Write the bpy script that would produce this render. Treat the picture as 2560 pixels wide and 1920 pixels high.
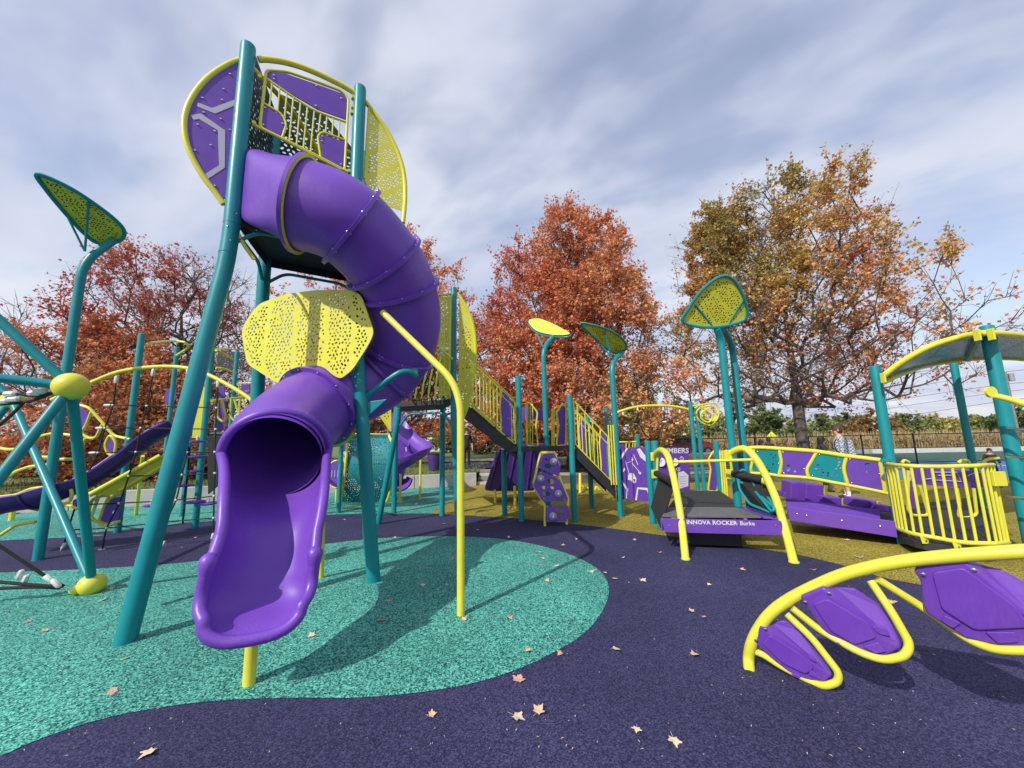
import bpy, bmesh, math, random
import numpy as np
from mathutils import Vector, Matrix
from mathutils.geometry import tessellate_polygon
for o in list(bpy.data.objects): bpy.data.objects.remove(o)
SC = bpy.context.scene; COL = SC.collection
random.seed(7); RNG = np.random.default_rng(7)
rad = math.radians
# ---------------------------------------------------------------- camera
EYE = 1.65; FPX = 934.0; PITCH = rad(8.2); ROLL = rad(1.2)
_c, _s = math.cos(ROLL), math.sin(ROLL)
FW = Vector((0, math.cos(PITCH), math.sin(PITCH)))
_u = Vector((1, 0, 0)).cross(FW)
RT = _c*Vector((1, 0, 0)) - _s*_u
UP = _s*Vector((1, 0, 0)) + _c*_u
CAM = Vector((0, 0, EYE))
cam = bpy.data.cameras.new('camera'); cam.sensor_width = 36; cam.lens = FPX/2560*36
cam.clip_start = .05; cam.clip_end = 3000
camo = bpy.data.objects.new('camera', cam); COL.objects.link(camo)
camo.matrix_world = Matrix(((RT.x, UP.x, -FW.x, 0), (RT.y, UP.y, -FW.y, 0), (RT.z, UP.z, -FW.z, EYE), (0, 0, 0, 1)))
SC.camera = camo
# ---------------------------------------------------------------- sun and sky
SUN_EL = rad(40); SUN_AZ = math.atan2(-.66, -.75)      # direction towards the sun (x, y)
sun = bpy.data.lights.new('sun', 'SUN'); sun.energy = 3.7; sun.angle = rad(.6); sun.color = (1, .95, .87)
suno = bpy.data.objects.new('sun', sun); COL.objects.link(suno)
sd = Vector((math.sin(SUN_AZ)*math.cos(SUN_EL), math.cos(SUN_AZ)*math.cos(SUN_EL), math.sin(SUN_EL)))
suno.rotation_euler = (-sd).to_track_quat('-Z', 'Y').to_euler(); suno.location = (-20, -20, 30)
W = bpy.data.worlds.new('World'); SC.world = W; W.use_nodes = True
nt = W.node_tree; N = nt.nodes; L = nt.links
for n in list(N): N.remove(n)
out = N.new('ShaderNodeOutputWorld'); bg = N.new('ShaderNodeBackground'); bg.inputs[1].default_value = .15
sky = N.new('ShaderNodeTexSky'); sky.sky_type = 'NISHITA'; sky.sun_disc = False
sky.sun_elevation = SUN_EL; sky.sun_rotation = SUN_AZ; sky.air_density = 1.1; sky.dust_density = 1.2; sky.ozone_density = 1.6
tc = N.new('ShaderNodeTexCoord'); sx = N.new('ShaderNodeSeparateXYZ'); L.new(tc.outputs['Generated'], sx.inputs[0])
def wm(op, a, b=None, c=None):
    n = N.new('ShaderNodeMath'); n.operation = op
    for i, v in enumerate((a, b, c)):
        if v is None: continue
        if isinstance(v, (int, float)): n.inputs[i].default_value = v
        else: L.new(v, n.inputs[i])
    return n.outputs[0]
zz = wm('ADD', wm('MAXIMUM', sx.outputs[2], 0.0), .22)
cx = wm('DIVIDE', sx.outputs[0], zz); cy = wm('DIVIDE', sx.outputs[1], zz)
cb = N.new('ShaderNodeCombineXYZ'); L.new(cx, cb.inputs[0]); L.new(cy, cb.inputs[1])
def cloud(scale, rot, sxy, detail, rough, dist, off):
    m = N.new('ShaderNodeMapping'); m.vector_type = 'TEXTURE'; m.inputs['Rotation'].default_value = (0, 0, rot); m.inputs['Scale'].default_value = (sxy[0], sxy[1], 1); m.inputs['Location'].default_value = (off, off*.7, 0)
    L.new(cb.outputs[0], m.inputs[0])
    t = N.new('ShaderNodeTexNoise'); t.inputs['Scale'].default_value = scale; t.inputs['Detail'].default_value = detail
    t.inputs['Roughness'].default_value = rough; t.inputs['Distortion'].default_value = dist; L.new(m.outputs[0], t.inputs['Vector'])
    return t.outputs[0]
n1 = cloud(1.15, rad(-29), (1.6, .7), 3, .5, .1, 3.1)
n2 = cloud(4.0, rad(-26), (1.25, .8), 3, .5, .15, 8.2)
n3 = cloud(.6, rad(10), (1, 1), 2, .4, .1, 5.7)
cl = wm('ADD', wm('ADD', wm('MULTIPLY', n1, .46), wm('MULTIPLY', n2, .46)), wm('MULTIPLY', n3, .28))
rp = N.new('ShaderNodeValToRGB'); rp.color_ramp.elements[0].position = .47; rp.color_ramp.elements[1].position = .70
rp.color_ramp.elements[0].color = (.36, .36, .36, 1); rp.color_ramp.elements[1].color = (1, 1, 1, 1); rp.color_ramp.interpolation = 'EASE'
L.new(cl, rp.inputs[0])
hz = wm('POWER', wm('SUBTRACT', 1.0, wm('MAXIMUM', sx.outputs[2], 0.0)), 9.0)
fac = wm('MINIMUM', wm('ADD', rp.outputs[0], wm('MULTIPLY', hz, .35)), .96)
mixc = N.new('ShaderNodeMix'); mixc.data_type = 'RGBA'; L.new(fac, mixc.inputs[0])
gn = N.new('ShaderNodeMix'); gn.data_type = 'RGBA'; gn.blend_type = 'MULTIPLY'; gn.inputs[0].default_value = 1; gn.inputs[7].default_value = (1.15, 1.04, 1.04, 1); L.new(sky.outputs[0], gn.inputs[6]); L.new(gn.outputs[2], mixc.inputs[6])
n4 = cloud(1.6, rad(-34), (1.7, .7), 3, .5, .2, 1.3)
rc = N.new('ShaderNodeValToRGB'); rc.color_ramp.elements[0].position = .38; rc.color_ramp.elements[1].position = .68
rc.color_ramp.elements[0].color = (3.35, 3.65, 4.6, 1); rc.color_ramp.elements[1].color = (4.55, 4.7, 5.3, 1); L.new(n4, rc.inputs[0])
L.new(rc.outputs[0], mixc.inputs[7])
L.new(mixc.outputs[2], bg.inputs[0]); L.new(bg.outputs[0], out.inputs[0])
SC.view_settings.view_transform = 'Standard'; SC.view_settings.look = 'None'; SC.view_settings.gamma = 1; SC.view_settings.exposure = 0.26
SC.view_settings.use_curve_mapping = False
# ---------------------------------------------------------------- finding places in the photograph
def ray(px, py): return RT*((px-1280)/FPX) - UP*((py-960)/FPX) + FW
def P(px, py, zc): return CAM + ray(px, py)*zc
def G(px, py, z=0.0):
    d = ray(px, py); return CAM + d*((z-EYE)/d.z)
def proj(p):
    v = Vector(p) - CAM; z = v.dot(FW); return 1280+FPX*v.dot(RT)/z, 960-FPX*v.dot(UP)/z
def HZ(xy, py):
    lo, hi = -1, 14
    for _ in range(50):
        m = (lo+hi)/2
        if proj((xy[0], xy[1], m))[1] > py: lo = m
        else: hi = m
    return lo
def PL(px, py, p0, n):
    d = ray(px, py); return CAM + d*((Vector(p0)-CAM).dot(n)/d.dot(n))
def vplane(a, b):                       # upright plane through two plan points
    d = Vector((b[0]-a[0], b[1]-a[1], 0)).normalized(); return Vector((a[0], a[1], 0)), Vector((d.y, -d.x, 0))
# ---------------------------------------------------------------- materials
MATS = {}
def nodes(m): return m.node_tree.nodes, m.node_tree.links
def mat(name, col, rough=.5, metal=0, var=.06, vscale=3, bump=0, bscale=60, spec=.5, coat=0, alpha=1, trans=0):
    m = bpy.data.materials.new(name); m.use_nodes = True; n, l = nodes(m); b = n['Principled BSDF']
    b.inputs['Roughness'].default_value = rough; b.inputs['Metallic'].default_value = metal
    b.inputs['Specular IOR Level'].default_value = spec; b.inputs['Coat Weight'].default_value = coat; b.inputs['Coat Roughness'].default_value = .15
    b.inputs['Alpha'].default_value = alpha; b.inputs['Transmission Weight'].default_value = trans
    c = n.new('ShaderNodeTexCoord'); t = n.new('ShaderNodeTexNoise'); t.inputs['Scale'].default_value = vscale; t.inputs['Detail'].default_value = 5
    l.new(c.outputs['Object'], t.inputs['Vector'])
    r = n.new('ShaderNodeValToRGB'); e = r.color_ramp.elements
    e[0].position = .3; e[1].position = .7
    e[0].color = tuple(max(0, x*(1-var)) for x in col)+(1,); e[1].color = tuple(min(1, x*(1+var)) for x in col)+(1,)
    l.new(t.outputs[0], r.inputs[0]); l.new(r.outputs[0], b.inputs['Base Color'])
    if bump:
        t2 = n.new('ShaderNodeTexNoise'); t2.inputs['Scale'].default_value = bscale; t2.inputs['Detail'].default_value = 3; l.new(c.outputs['Object'], t2.inputs['Vector'])
        bp = n.new('ShaderNodeBump'); bp.inputs['Strength'].default_value = bump; bp.inputs['Distance'].default_value = .01
        l.new(t2.outputs[0], bp.inputs['Height']); l.new(bp.outputs[0], b.inputs['Normal'])
    # worn roughness
    rr = n.new('ShaderNodeMapRange'); rr.inputs[3].default_value = max(.03, rough-.08); rr.inputs[4].default_value = min(1, rough+.1)
    l.new(t.outputs[0], rr.inputs[0]); l.new(rr.outputs[0], b.inputs['Roughness'])
    MATS[name] = m; return m
mat('teal', (.006, .225, .25), .36, var=.06, vscale=4, bump=.06, bscale=90, spec=.4)
mat('shaded_teal', (.008, .035, .036), .6, var=.05, vscale=4, spec=.3)  # teal sheet darkened so the colour carries the shade inside the tower
mat('teal_sheet', (.006, .20, .225), .6, var=.05, vscale=4, spec=.3)
mat('yellow', (.66, .63, .05), .38, var=.05, vscale=5, bump=.05, bscale=90, coat=.1)
mat('purple', (.15, .052, .41), .4, var=.10, vscale=2.2, bump=.05, bscale=40)
mat('purple_panel', (.125, .048, .36), .5, var=.05, vscale=8, bump=.08, bscale=220)
mat('purple_pod', (.125, .04, .36), .42, var=.08, vscale=6, bump=.14, bscale=260)
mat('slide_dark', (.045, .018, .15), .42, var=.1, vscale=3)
mat('print', (.62, .6, .66), .6, var=.03)
mat('print_grey', (.42, .41, .48), .6, var=.03)
mat('deck', (.022, .024, .027), .65, var=.2, vscale=12, bump=.1, bscale=120)
mat('deck_grey', (.12, .125, .13), .6, var=.12, vscale=9, bump=.2, bscale=300)
mat('rope', (.012, .012, .013), .8, var=.2, vscale=60, bump=.5, bscale=200)
mat('clamp', (.62, .62, .6), .4, var=.1, vscale=30)
mat('steel', (.55, .55, .56), .28, metal=1, var=.1, vscale=30)
mat('hold', (.30, .31, .36), .7, var=.1, vscale=20, bump=.3, bscale=80)
mat('tinted', (.025, .19, .34), .2, var=.5, vscale=14, bump=.3, bscale=30, alpha=.62)
_m = MATS['tinted']; _n, _l = nodes(_m); _v = _n.new('ShaderNodeTexVoronoi'); _v.inputs['Scale'].default_value = 26; _cc = _n.new('ShaderNodeTexCoord'); _mp = _n.new('ShaderNodeMapping'); _mp.inputs['Scale'].default_value = (.5, 1, 1.6)
_l.new(_cc.outputs['Object'], _mp.inputs[0]); _l.new(_mp.outputs[0], _v.inputs['Vector']); _r = _n.new('ShaderNodeMapRange'); _r.inputs[1].default_value = .16; _r.inputs[2].default_value = .24; _r.inputs[3].default_value = .1; _r.inputs[4].default_value = .82
_l.new(_v.outputs['Distance'], _r.inputs[0]); _l.new(_r.outputs[0], _n['Principled BSDF'].inputs['Alpha'])
mat('concrete', (.42, .40, .37), .9, var=.14, vscale=2.2, bump=.3, bscale=30)
mat('concrete_white', (.58, .57, .54), .85, var=.14, vscale=2.5, bump=.2, bscale=30)
mat('asphalt', (.06, .06, .063), .95, var=.2, vscale=1.5, bump=.5, bscale=120)
mat('court_blue', (.05, .17, .42), .8, var=.08, vscale=.8, bump=.1, bscale=100)
mat('court_green', (.05, .12, .09), .85, var=.1, vscale=.8)
mat('white_paint', (.75, .75, .73), .6, var=.05)
mat('fence_black', (.012, .012, .013), .45, var=.1)
mat('wood_grey', (.22, .20, .18), .85, var=.2, vscale=5)
mat('car_red', (.22, .02, .02), .25, var=.05, coat=.6)
mat('car_glass', (.02, .025, .03), .06, var=.05)
mat('black_rubber', (.014, .014, .015), .8, var=.1)
mat('sign_yellow', (.75, .85, .02), .5, var=.02)
mat('siding', (.62, .62, .6), .8, var=.05)
mat('roof_grey', (.12, .12, .125), .9, var=.15)
mat('skin_light', (.55, .32, .23), .55, var=.06)
mat('skin_dark', (.075, .035, .022), .5, var=.06)
mat('hair_brown', (.06, .03, .018), .7, var=.2, vscale=30)
mat('hair_black', (.008, .007, .007), .6, var=.2, vscale=30)
mat('shirt_dark', (.02, .022, .03), .9, var=.1)
mat('pants_dark', (.018, .018, .02), .9, var=.1)
mat('shorts', (.1, .1, .12), .9, var=.1)
mat('sock', (.7, .7, .68), .9, var=.05)
mat('bin_purple', (.06, .025, .17), .5, var=.1)
def scuff(name, light, amt=.5):
    m = MATS[name]; n, l = nodes(m); b = n['Principled BSDF']; src = b.inputs['Base Color'].links[0].from_socket
    c = n.new('ShaderNodeTexCoord'); mp = n.new('ShaderNodeMapping'); mp.inputs['Scale'].default_value = (9, 9, 1.6); l.new(c.outputs['Object'], mp.inputs[0])
    t = n.new('ShaderNodeTexNoise'); t.inputs['Scale'].default_value = 7; t.inputs['Detail'].default_value = 8; t.inputs['Roughness'].default_value = .7; l.new(mp.outputs[0], t.inputs['Vector'])
    g = n.new('ShaderNodeTexNoise'); g.inputs['Scale'].default_value = 1.7; g.inputs['Detail'].default_value = 4; l.new(c.outputs['Object'], g.inputs['Vector'])
    mm = n.new('ShaderNodeMath'); mm.operation = 'MULTIPLY'; l.new(t.outputs[0], mm.inputs[0]); l.new(g.outputs[0], mm.inputs[1])
    r = n.new('ShaderNodeMapRange'); r.inputs[1].default_value = .27; r.inputs[2].default_value = .45; r.inputs[3].default_value = 0; r.inputs[4].default_value = amt; l.new(mm.outputs[0], r.inputs[0])
    mx = n.new('ShaderNodeMix'); mx.data_type = 'RGBA'; mx.inputs[7].default_value = light+(1,); l.new(r.outputs[0], mx.inputs[0]); l.new(src, mx.inputs[6]); l.new(mx.outputs[2], b.inputs['Base Color'])
scuff('purple', (.24, .15, .42), .4); scuff('purple_pod', (.20, .13, .38), .18); scuff('teal', (.02, .30, .32), .5); scuff('yellow', (.62, .56, .12), .5)
def rubber(name, bright, mid, dark, scale, bmp=.9, cuts=(.36, .56, .75)):
    m = bpy.data.materials.new(name); m.use_nodes = True; n, l = nodes(m); b = n['Principled BSDF']
    b.inputs['Roughness'].default_value = .78; b.inputs['Specular IOR Level'].default_value = .25
    c = n.new('ShaderNodeTexCoord')
    dn = n.new('ShaderNodeTexNoise'); dn.inputs['Scale'].default_value = scale*.7; dn.inputs['Detail'].default_value = 2; l.new(c.outputs['Object'], dn.inputs['Vector'])
    mx = n.new('ShaderNodeMix'); mx.data_type = 'VECTOR'; mx.inputs[0].default_value = .012
    l.new(c.outputs['Object'], mx.inputs[4]); l.new(dn.outputs['Color'], mx.inputs[5])
    v = n.new('ShaderNodeTexVoronoi'); v.inputs['Scale'].default_value = scale; l.new(mx.outputs[1], v.inputs['Vector'])
    sp = n.new('ShaderNodeSeparateColor'); l.new(v.outputs['Color'], sp.inputs[0])
    ns = n.new('ShaderNodeTexNoise'); ns.inputs['Scale'].default_value = scale*.55; ns.inputs['Detail'].default_value = 3; l.new(mx.outputs[1], ns.inputs['Vector'])
    ad = n.new('ShaderNodeMath'); ad.operation = 'MULTIPLY_ADD'; ad.inputs[1].default_value = .45; l.new(sp.outputs[0], ad.inputs[0])
    sc = n.new('ShaderNodeMath'); sc.operation = 'MULTIPLY'; sc.inputs[1].default_value = .62; l.new(ns.outputs[0], sc.inputs[0]); l.new(sc.outputs[0], ad.inputs[2])
    r = n.new('ShaderNodeValToRGB'); e = r.color_ramp.elements
    e[0].position = cuts[0]; e[0].color = dark+(1,); e[1].position = cuts[2]; e[1].color = bright+(1,)
    k = e.new(cuts[1]); k.color = mid+(1,)
    l.new(ad.outputs[0], r.inputs[0])
    big = n.new('ShaderNodeTexNoise'); big.inputs['Scale'].default_value = .7; big.inputs['Detail'].default_value = 6; l.new(c.outputs['Object'], big.inputs['Vector'])
    mr = n.new('ShaderNodeMapRange'); mr.inputs[1].default_value = .3; mr.inputs[2].default_value = .7; mr.inputs[3].default_value = .76; mr.inputs[4].default_value = 1.2; l.new(big.outputs[0], mr.inputs[0])
    mu = n.new('ShaderNodeMix'); mu.data_type = 'RGBA'; mu.blend_type = 'MULTIPLY'; mu.inputs[0].default_value = 1
    l.new(r.outputs[0], mu.inputs[6]); l.new(mr.outputs[0], mu.inputs[7]); l.new(mu.outputs[2], b.inputs['Base Color'])
    bp = n.new('ShaderNodeBump'); bp.inputs['Strength'].default_value = bmp; bp.inputs['Distance'].default_value = .006
    l.new(ad.outputs[0], bp.inputs['Height']); l.new(bp.outputs[0], b.inputs['Normal'])
    MATS[name] = m
rubber('rubber_teal', (.17, .60, .48), (.065, .32, .26), (.008, .06, .06), 112)
rubber('rubber_navy', (.075, .073, .165), (.039, .038, .10), (.015, .015, .05), 150)
rubber('rubber_gold', (.50, .42, .08), (.28, .23, .032), (.10, .08, .01), 110)
def m2(name, c1, c2, scale, rough=.9, bump=.4):
    m = mat(name, c1, rough, bump=bump, bscale=scale*3); n, l = nodes(m)
    r = [x for x in n if x.type == 'VALTORGB'][0]; r.color_ramp.elements[0].color = c1+(1,); r.color_ramp.elements[1].color = c2+(1,)
    t = [x for x in n if x.type == 'TEX_NOISE'][0]; t.inputs['Scale'].default_value = scale; return m
m2('grass', (.065, .10, .022), (.16, .19, .05), 3)
m2('soil', (.06, .045, .03), (.14, .11, .07), 5)
m2('bark', (.045, .036, .03), (.15, .125, .105), 7, bump=.9)
m2('corn_leaf', (.30, .22, .09), (.50, .38, .18), 4)
m2('plaid', (.10, .13, .2), (.42, .46, .55), 8)
# woven check for the plaid shirt
_n, _l = nodes(MATS['plaid']); _c2 = _n.new('ShaderNodeTexCoord'); _w = _n.new('ShaderNodeTexChecker'); _w.inputs['Scale'].default_value = 26
_w.inputs[1].default_value = (.12, .15, .22, 1); _w.inputs[2].default_value = (.46, .5, .57, 1); _l.new(_c2.outputs['Object'], _w.inputs[0]); _l.new(_w.outputs[0], _n['Principled BSDF'].inputs['Base Color'])
def leafmat(name, rough=.6):
    m = bpy.data.materials.new(name); m.use_nodes = True; n, l = nodes(m); b = n['Principled BSDF']
    a = n.new('ShaderNodeAttribute'); a.attribute_name = 'hue'
    b.inputs['Roughness'].default_value = rough; b.inputs['Specular IOR Level'].default_value = .25
    tr = n.new('ShaderNodeBsdfTranslucent'); mx = n.new('ShaderNodeMixShader'); mx.inputs[0].default_value = .3
    l.new(a.outputs['Color'], b.inputs['Base Color']); l.new(a.outputs['Color'], tr.inputs[0])
    o = [x for x in n if x.type == 'OUTPUT_MATERIAL'][0]; l.new(b.outputs[0], mx.inputs[1]); l.new(tr.outputs[0], mx.inputs[2]); l.new(mx.outputs[0], o.inputs[0])
    MATS[name] = m
leafmat('leaf')
# ---------------------------------------------------------------- building blocks
def thing(name, label, cat, loc=(0, 0, 0), group=None):
    o = bpy.data.objects.new(name, None); COL.objects.link(o); o.location = loc; o.empty_display_size = .2
    o['label'] = label; o['category'] = cat
    if group: o['group'] = group
    return o
def origin(o):
    v = Vector(o.location)
    while o.parent: o = o.parent; v += Vector(o.location)
    return v
def link(name, me, m, parent=None, smooth=True, ang=35, bevel=0):
    """mesh in world coordinates -> object, kept relative to its thing"""
    if parent is not None:
        w = origin(parent); me.transform(Matrix.Translation(-w))
    o = bpy.data.objects.new(name, me); COL.objects.link(o)
    if m is not None and not len(me.materials): me.materials.append(MATS[m])
    if parent is not None: o.parent = parent
    if smooth:
        me.polygons.foreach_set('use_smooth', [True]*len(me.polygons)); me.set_sharp_from_angle(angle=rad(ang))
    if bevel:
        b = o.modifiers.new('edge', 'BEVEL'); b.width = bevel; b.segments = 2; b.limit_method = 'ANGLE'; b.angle_limit = rad(40)
    return o
def mesh(vs, fs):
    me = bpy.data.meshes.new('m'); me.from_pydata([tuple(v) for v in vs], [], fs); me.update(); return me
class B:
    def __init__(s): s.v = []; s.f = []
    def add(s, vs, fs):
        k = len(s.v); s.v += [tuple(v) for v in vs]; s.f += [tuple(i+k for i in f) for f in fs]; return s
    def build(s, name, m, parent=None, **k): return link(name, mesh(s.v, s.f), m, parent, **k)
    def tube(s, pts, r, n=10, closed=False, cap=True): s.add(*sweep(pts, r, n, closed, cap)); return s
    def box(s, c, sz, rot=None):
        R = rot or Matrix.Identity(3); c = Vector(c)
        vs = [c + R @ Vector((x*sz[0]/2, y*sz[1]/2, z*sz[2]/2)) for x in (-1, 1) for y in (-1, 1) for z in (-1, 1)]
        return s.add(vs, [(0, 1, 3, 2), (4, 6, 7, 5), (0, 4, 5, 1), (2, 3, 7, 6), (0, 2, 6, 4), (1, 5, 7, 3)])
    def ball(s, c, r, nu=14, nv=8, rot=None):
        if not hasattr(r, '__len__'): r = (r, r, r)
        R = rot or Matrix.Identity(3); c = Vector(c); vs = []; fs = []
        for j in range(nv+1):
            t = math.pi*j/nv
            for i in range(nu):
                p = 2*math.pi*i/nu; vs.append(c + R @ Vector((r[0]*math.sin(t)*math.cos(p), r[1]*math.sin(t)*math.sin(p), r[2]*math.cos(t))))
        for j in range(nv):
            for i in range(nu): fs.append((j*nu+i, (j+1)*nu+i, (j+1)*nu+(i+1) % nu, j*nu+(i+1) % nu))
        return s.add(vs, fs)
def frames(pts, closed=False):
    n = len(pts); T = []
    for i in range(n):
        a = pts[i-1] if (i > 0 or closed) else pts[i]; b = pts[(i+1) % n] if (i < n-1 or closed) else pts[i]
        T.append((b-a).normalized())
    u = T[0].cross(Vector((0, 0, 1)));
    if u.length < .05: u = T[0].cross(Vector((1, 0, 0)))
    u.normalize(); fr = []
    for i in range(n):
        u = (u - T[i]*u.dot(T[i])).normalized(); fr.append((T[i], u, T[i].cross(u)))
    return fr
def sweep(pts, r, n=10, closed=False, cap=True):
    pts = [Vector(p) for p in pts]; fr = frames(pts, closed); vs = []; fs = []; m = len(pts)
    for i, p in enumerate(pts):
        ri = r[i] if hasattr(r, '__len__') else r
        for k in range(n):
            a = 2*math.pi*k/n; vs.append(p + (fr[i][1]*math.cos(a) + fr[i][2]*math.sin(a))*ri)
    for i in range(m if closed else m-1):
        j = (i+1) % m
        for k in range(n): fs.append((i*n+k, i*n+(k+1) % n, j*n+(k+1) % n, j*n+k))
    if cap and not closed: fs.append(tuple(range(n-1, -1, -1))); fs.append(tuple((m-1)*n+k for k in range(n)))
    return vs, fs
def cat(pts, k=6, closed=False):
    pts = [Vector(p) for p in pts]; n = len(pts); o = []
    g = (lambda i: pts[i % n]) if closed else (lambda i: pts[max(0, min(n-1, i))])
    for i in range(n if closed else n-1):
        a, b, c, d = g(i-1), g(i), g(i+1), g(i+2)
        for j in range(k):
            t = j/k; o.append(.5*((2*b)+(c-a)*t+(2*a-5*b+4*c-d)*t*t+(3*b-a-3*c+d)*t**3))
    if not closed: o.append(pts[-1])
    return o
def rnd(pts, r, n=5):                    # polyline with rounded corners
    pts = [Vector(p) for p in pts]; o = [pts[0]]
    for i in range(1, len(pts)-1):
        p = pts[i]; a = pts[i-1]-p; b = pts[i+1]-p; q = min(r, a.length*.48, b.length*.48); a = p+a.normalized()*q; b = p+b.normalized()*q
        for j in range(n+1):
            t = j/n; o.append((1-t)**2*a + 2*t*(1-t)*p + t*t*b)
    o.append(pts[-1]); return o
def rnd_closed(pts, r, n=4):
    pts = [Vector(p) for p in pts]; k = len(pts); o = []
    for i in range(k):
        p = pts[i]; a = pts[i-1]-p; b = pts[(i+1) % k]-p; q = min(r, a.length*.45, b.length*.45); a = p+a.normalized()*q; b = p+b.normalized()*q
        for j in range(n+1):
            t = j/n; o.append((1-t)**2*a + 2*t*(1-t)*p + t*t*b)
    return o
def pipe(name, pts, r, m, parent, n=10, closed=False, **k): return B().tube(pts, r, n, closed).build(name, m, parent, **k)
def slab(outline, th, nrm):               # prism from a planar outline in space
    o = [Vector(p) for p in outline]; k = len(o); d = Vector(nrm).normalized()*(th/2)
    vs = [p+d for p in o] + [p-d for p in o]
    fs = [tuple(range(k)), tuple(range(2*k-1, k-1, -1))] + [(i, i+k, (i+1) % k+k, (i+1) % k) for i in range(k)]
    return vs, fs
def panel(name, outline, th, nrm, m, parent, bevel=.004, **k):
    return B().add(*slab(outline, th, nrm)).build(name, m, parent, smooth=False, bevel=bevel, **k)
def basis2(p0, nrm):
    n = Vector(nrm).normalized(); u = Vector((0, 0, 1)).cross(n)
    if u.length < .05: u = Vector((1, 0, 0)).cross(n)
    u.normalize(); return Vector(p0), u, n.cross(u), n
def inside(x, y, poly):
    c = False; j = len(poly)-1
    for i in range(len(poly)):
        xi, yi = poly[i]; xj, yj = poly[j]
        if (yi > y) != (yj > y) and x < (xj-xi)*(y-yi)/(yj-yi)+xi: c = not c
        j = i
    return c
def edged(x, y, poly):
    d = 9e9; j = len(poly)-1
    for i in range(len(poly)):
        ax, ay = poly[j]; bx, by = poly[i]; dx, dy = bx-ax, by-ay; q = dx*dx+dy*dy
        t = 0 if q == 0 else max(0, min(1, ((x-ax)*dx+(y-ay)*dy)/q)); d = min(d, math.hypot(x-ax-t*dx, y-ay-t*dy)); j = i
    return d
def perforated(name, outline, nrm, th, m, parent, step, ha, hb, margin=.04, skip=None, warp=None, extra=(), seed=1):
    """sheet with real holes: a filled outline with elliptical openings, given thickness"""
    o3 = [Vector(p) for p in outline]; p0 = sum(o3, Vector())/len(o3); p0, u, v, n = basis2(p0, nrm)
    poly = [((p-p0).dot(u), (p-p0).dot(v)) for p in o3]
    cu = bpy.data.curves.new('c', 'CURVE'); cu.dimensions = '2D'; cu.fill_mode = 'BOTH'; cu.extrude = th/2
    def spl(pts):
        s = cu.splines.new('POLY'); s.points.add(len(pts)-1)
        for i, q in enumerate(pts): s.points[i].co = (q[0], q[1], 0, 1)
        s.use_cyclic_u = True
    spl(poly); R = random.Random(seed); done = []
    xs = [q[0] for q in poly]; ys = [q[1] for q in poly]; y = min(ys); row = 0
    while y < max(ys):
        x = min(xs) + (step/2 if row % 2 else 0)
        while x < max(xs):
            hx, hy = x+R.uniform(-.2, .2)*step, y+R.uniform(-.2, .2)*step
            k = R.uniform(.75, 1.12)
            if inside(hx, hy, poly) and edged(hx, hy, poly) > margin+ha*k and not (skip and skip(hx, hy)) and all((hx-a)**2+(hy-b)**2 > (ha*k+c+.002)**2 for a, b, c in done):
                done.append((hx, hy, ha*k)); a0 = R.uniform(0, math.pi); ca, sa = math.cos(a0), math.sin(a0); pts = []
                for i in range(8):
                    t = 2*math.pi*i/8; ex, ey = ha*k*math.cos(t), hb*k*math.sin(t); pts.append((hx+ex*ca-ey*sa, hy+ex*sa+ey*ca))
                spl(pts)
            x += step
        y += step*.88; row += 1
    for h in extra: spl([((Vector(p)-p0).dot(u), (Vector(p)-p0).dot(v)) for p in h])
    t = bpy.data.objects.new('t', cu); COL.objects.link(t)
    dg = bpy.context.evaluated_depsgraph_get(); me = bpy.data.meshes.new_from_object(t.evaluated_get(dg)); bpy.data.objects.remove(t); bpy.data.curves.remove(cu)
    me.materials.clear()
    for vt in me.vertices:
        q = p0 + u*vt.co.x + v*vt.co.y + n*vt.co.z
        if warp: q = warp(q, vt.co.x, vt.co.y)
        vt.co = q
    return link(name, me, m, parent, smooth=False)
def text(name, s, size, p0, u, v, m, parent, align='CENTER', off=.003, bold=0, space=1.0):
    cu = bpy.data.curves.new('t', 'FONT'); cu.body = s; cu.size = size; cu.align_x = align; cu.align_y = 'CENTER'; cu.extrude = .001; cu.offset = bold; cu.space_character = space; cu.resolution_u = 3
    t = bpy.data.objects.new('t', cu); COL.objects.link(t)
    dg = bpy.context.evaluated_depsgraph_get(); me = bpy.data.meshes.new_from_object(t.evaluated_get(dg)); bpy.data.objects.remove(t); bpy.data.curves.remove(cu); me.materials.clear()
    n = u.cross(v)
    for vt in me.vertices: vt.co = Vector(p0) + u*vt.co.x + v*vt.co.y + n*(vt.co.z+off)
    bm = bmesh.new(); bm.from_mesh(me); bmesh.ops.remove_doubles(bm, verts=bm.verts, dist=1e-5); bm.verts.ensure_lookup_table(); seen = set(); first = None
    for vt in bm.verts:
        if vt.index in seen: continue
        st = [vt]; comp = set()
        while st:
            w = st.pop()
            if w.index in comp: continue
            comp.add(w.index); st += [e.other_vert(w) for e in w.link_edges]
        seen |= comp; ids = sorted(comp); mp = {k: i for i, k in enumerate(ids)}
        fs = [tuple(mp[q.index] for q in f.verts) for f in bm.faces if f.verts[0].index in comp]
        o = link(name, mesh([bm.verts[k].co for k in ids], fs), m, parent, smooth=False); first = first or o
    bm.free(); return first
def bolt(parent, p, n, r=.012, name='bolt', m='steel'):
    n = Vector(n).normalized(); p = Vector(p); return B().tube([p-n*.004, p+n*.004, p+n*.007, p+n*.008], [r, r, r*.75, r*.2], 8).build(name, m, parent)
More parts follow.
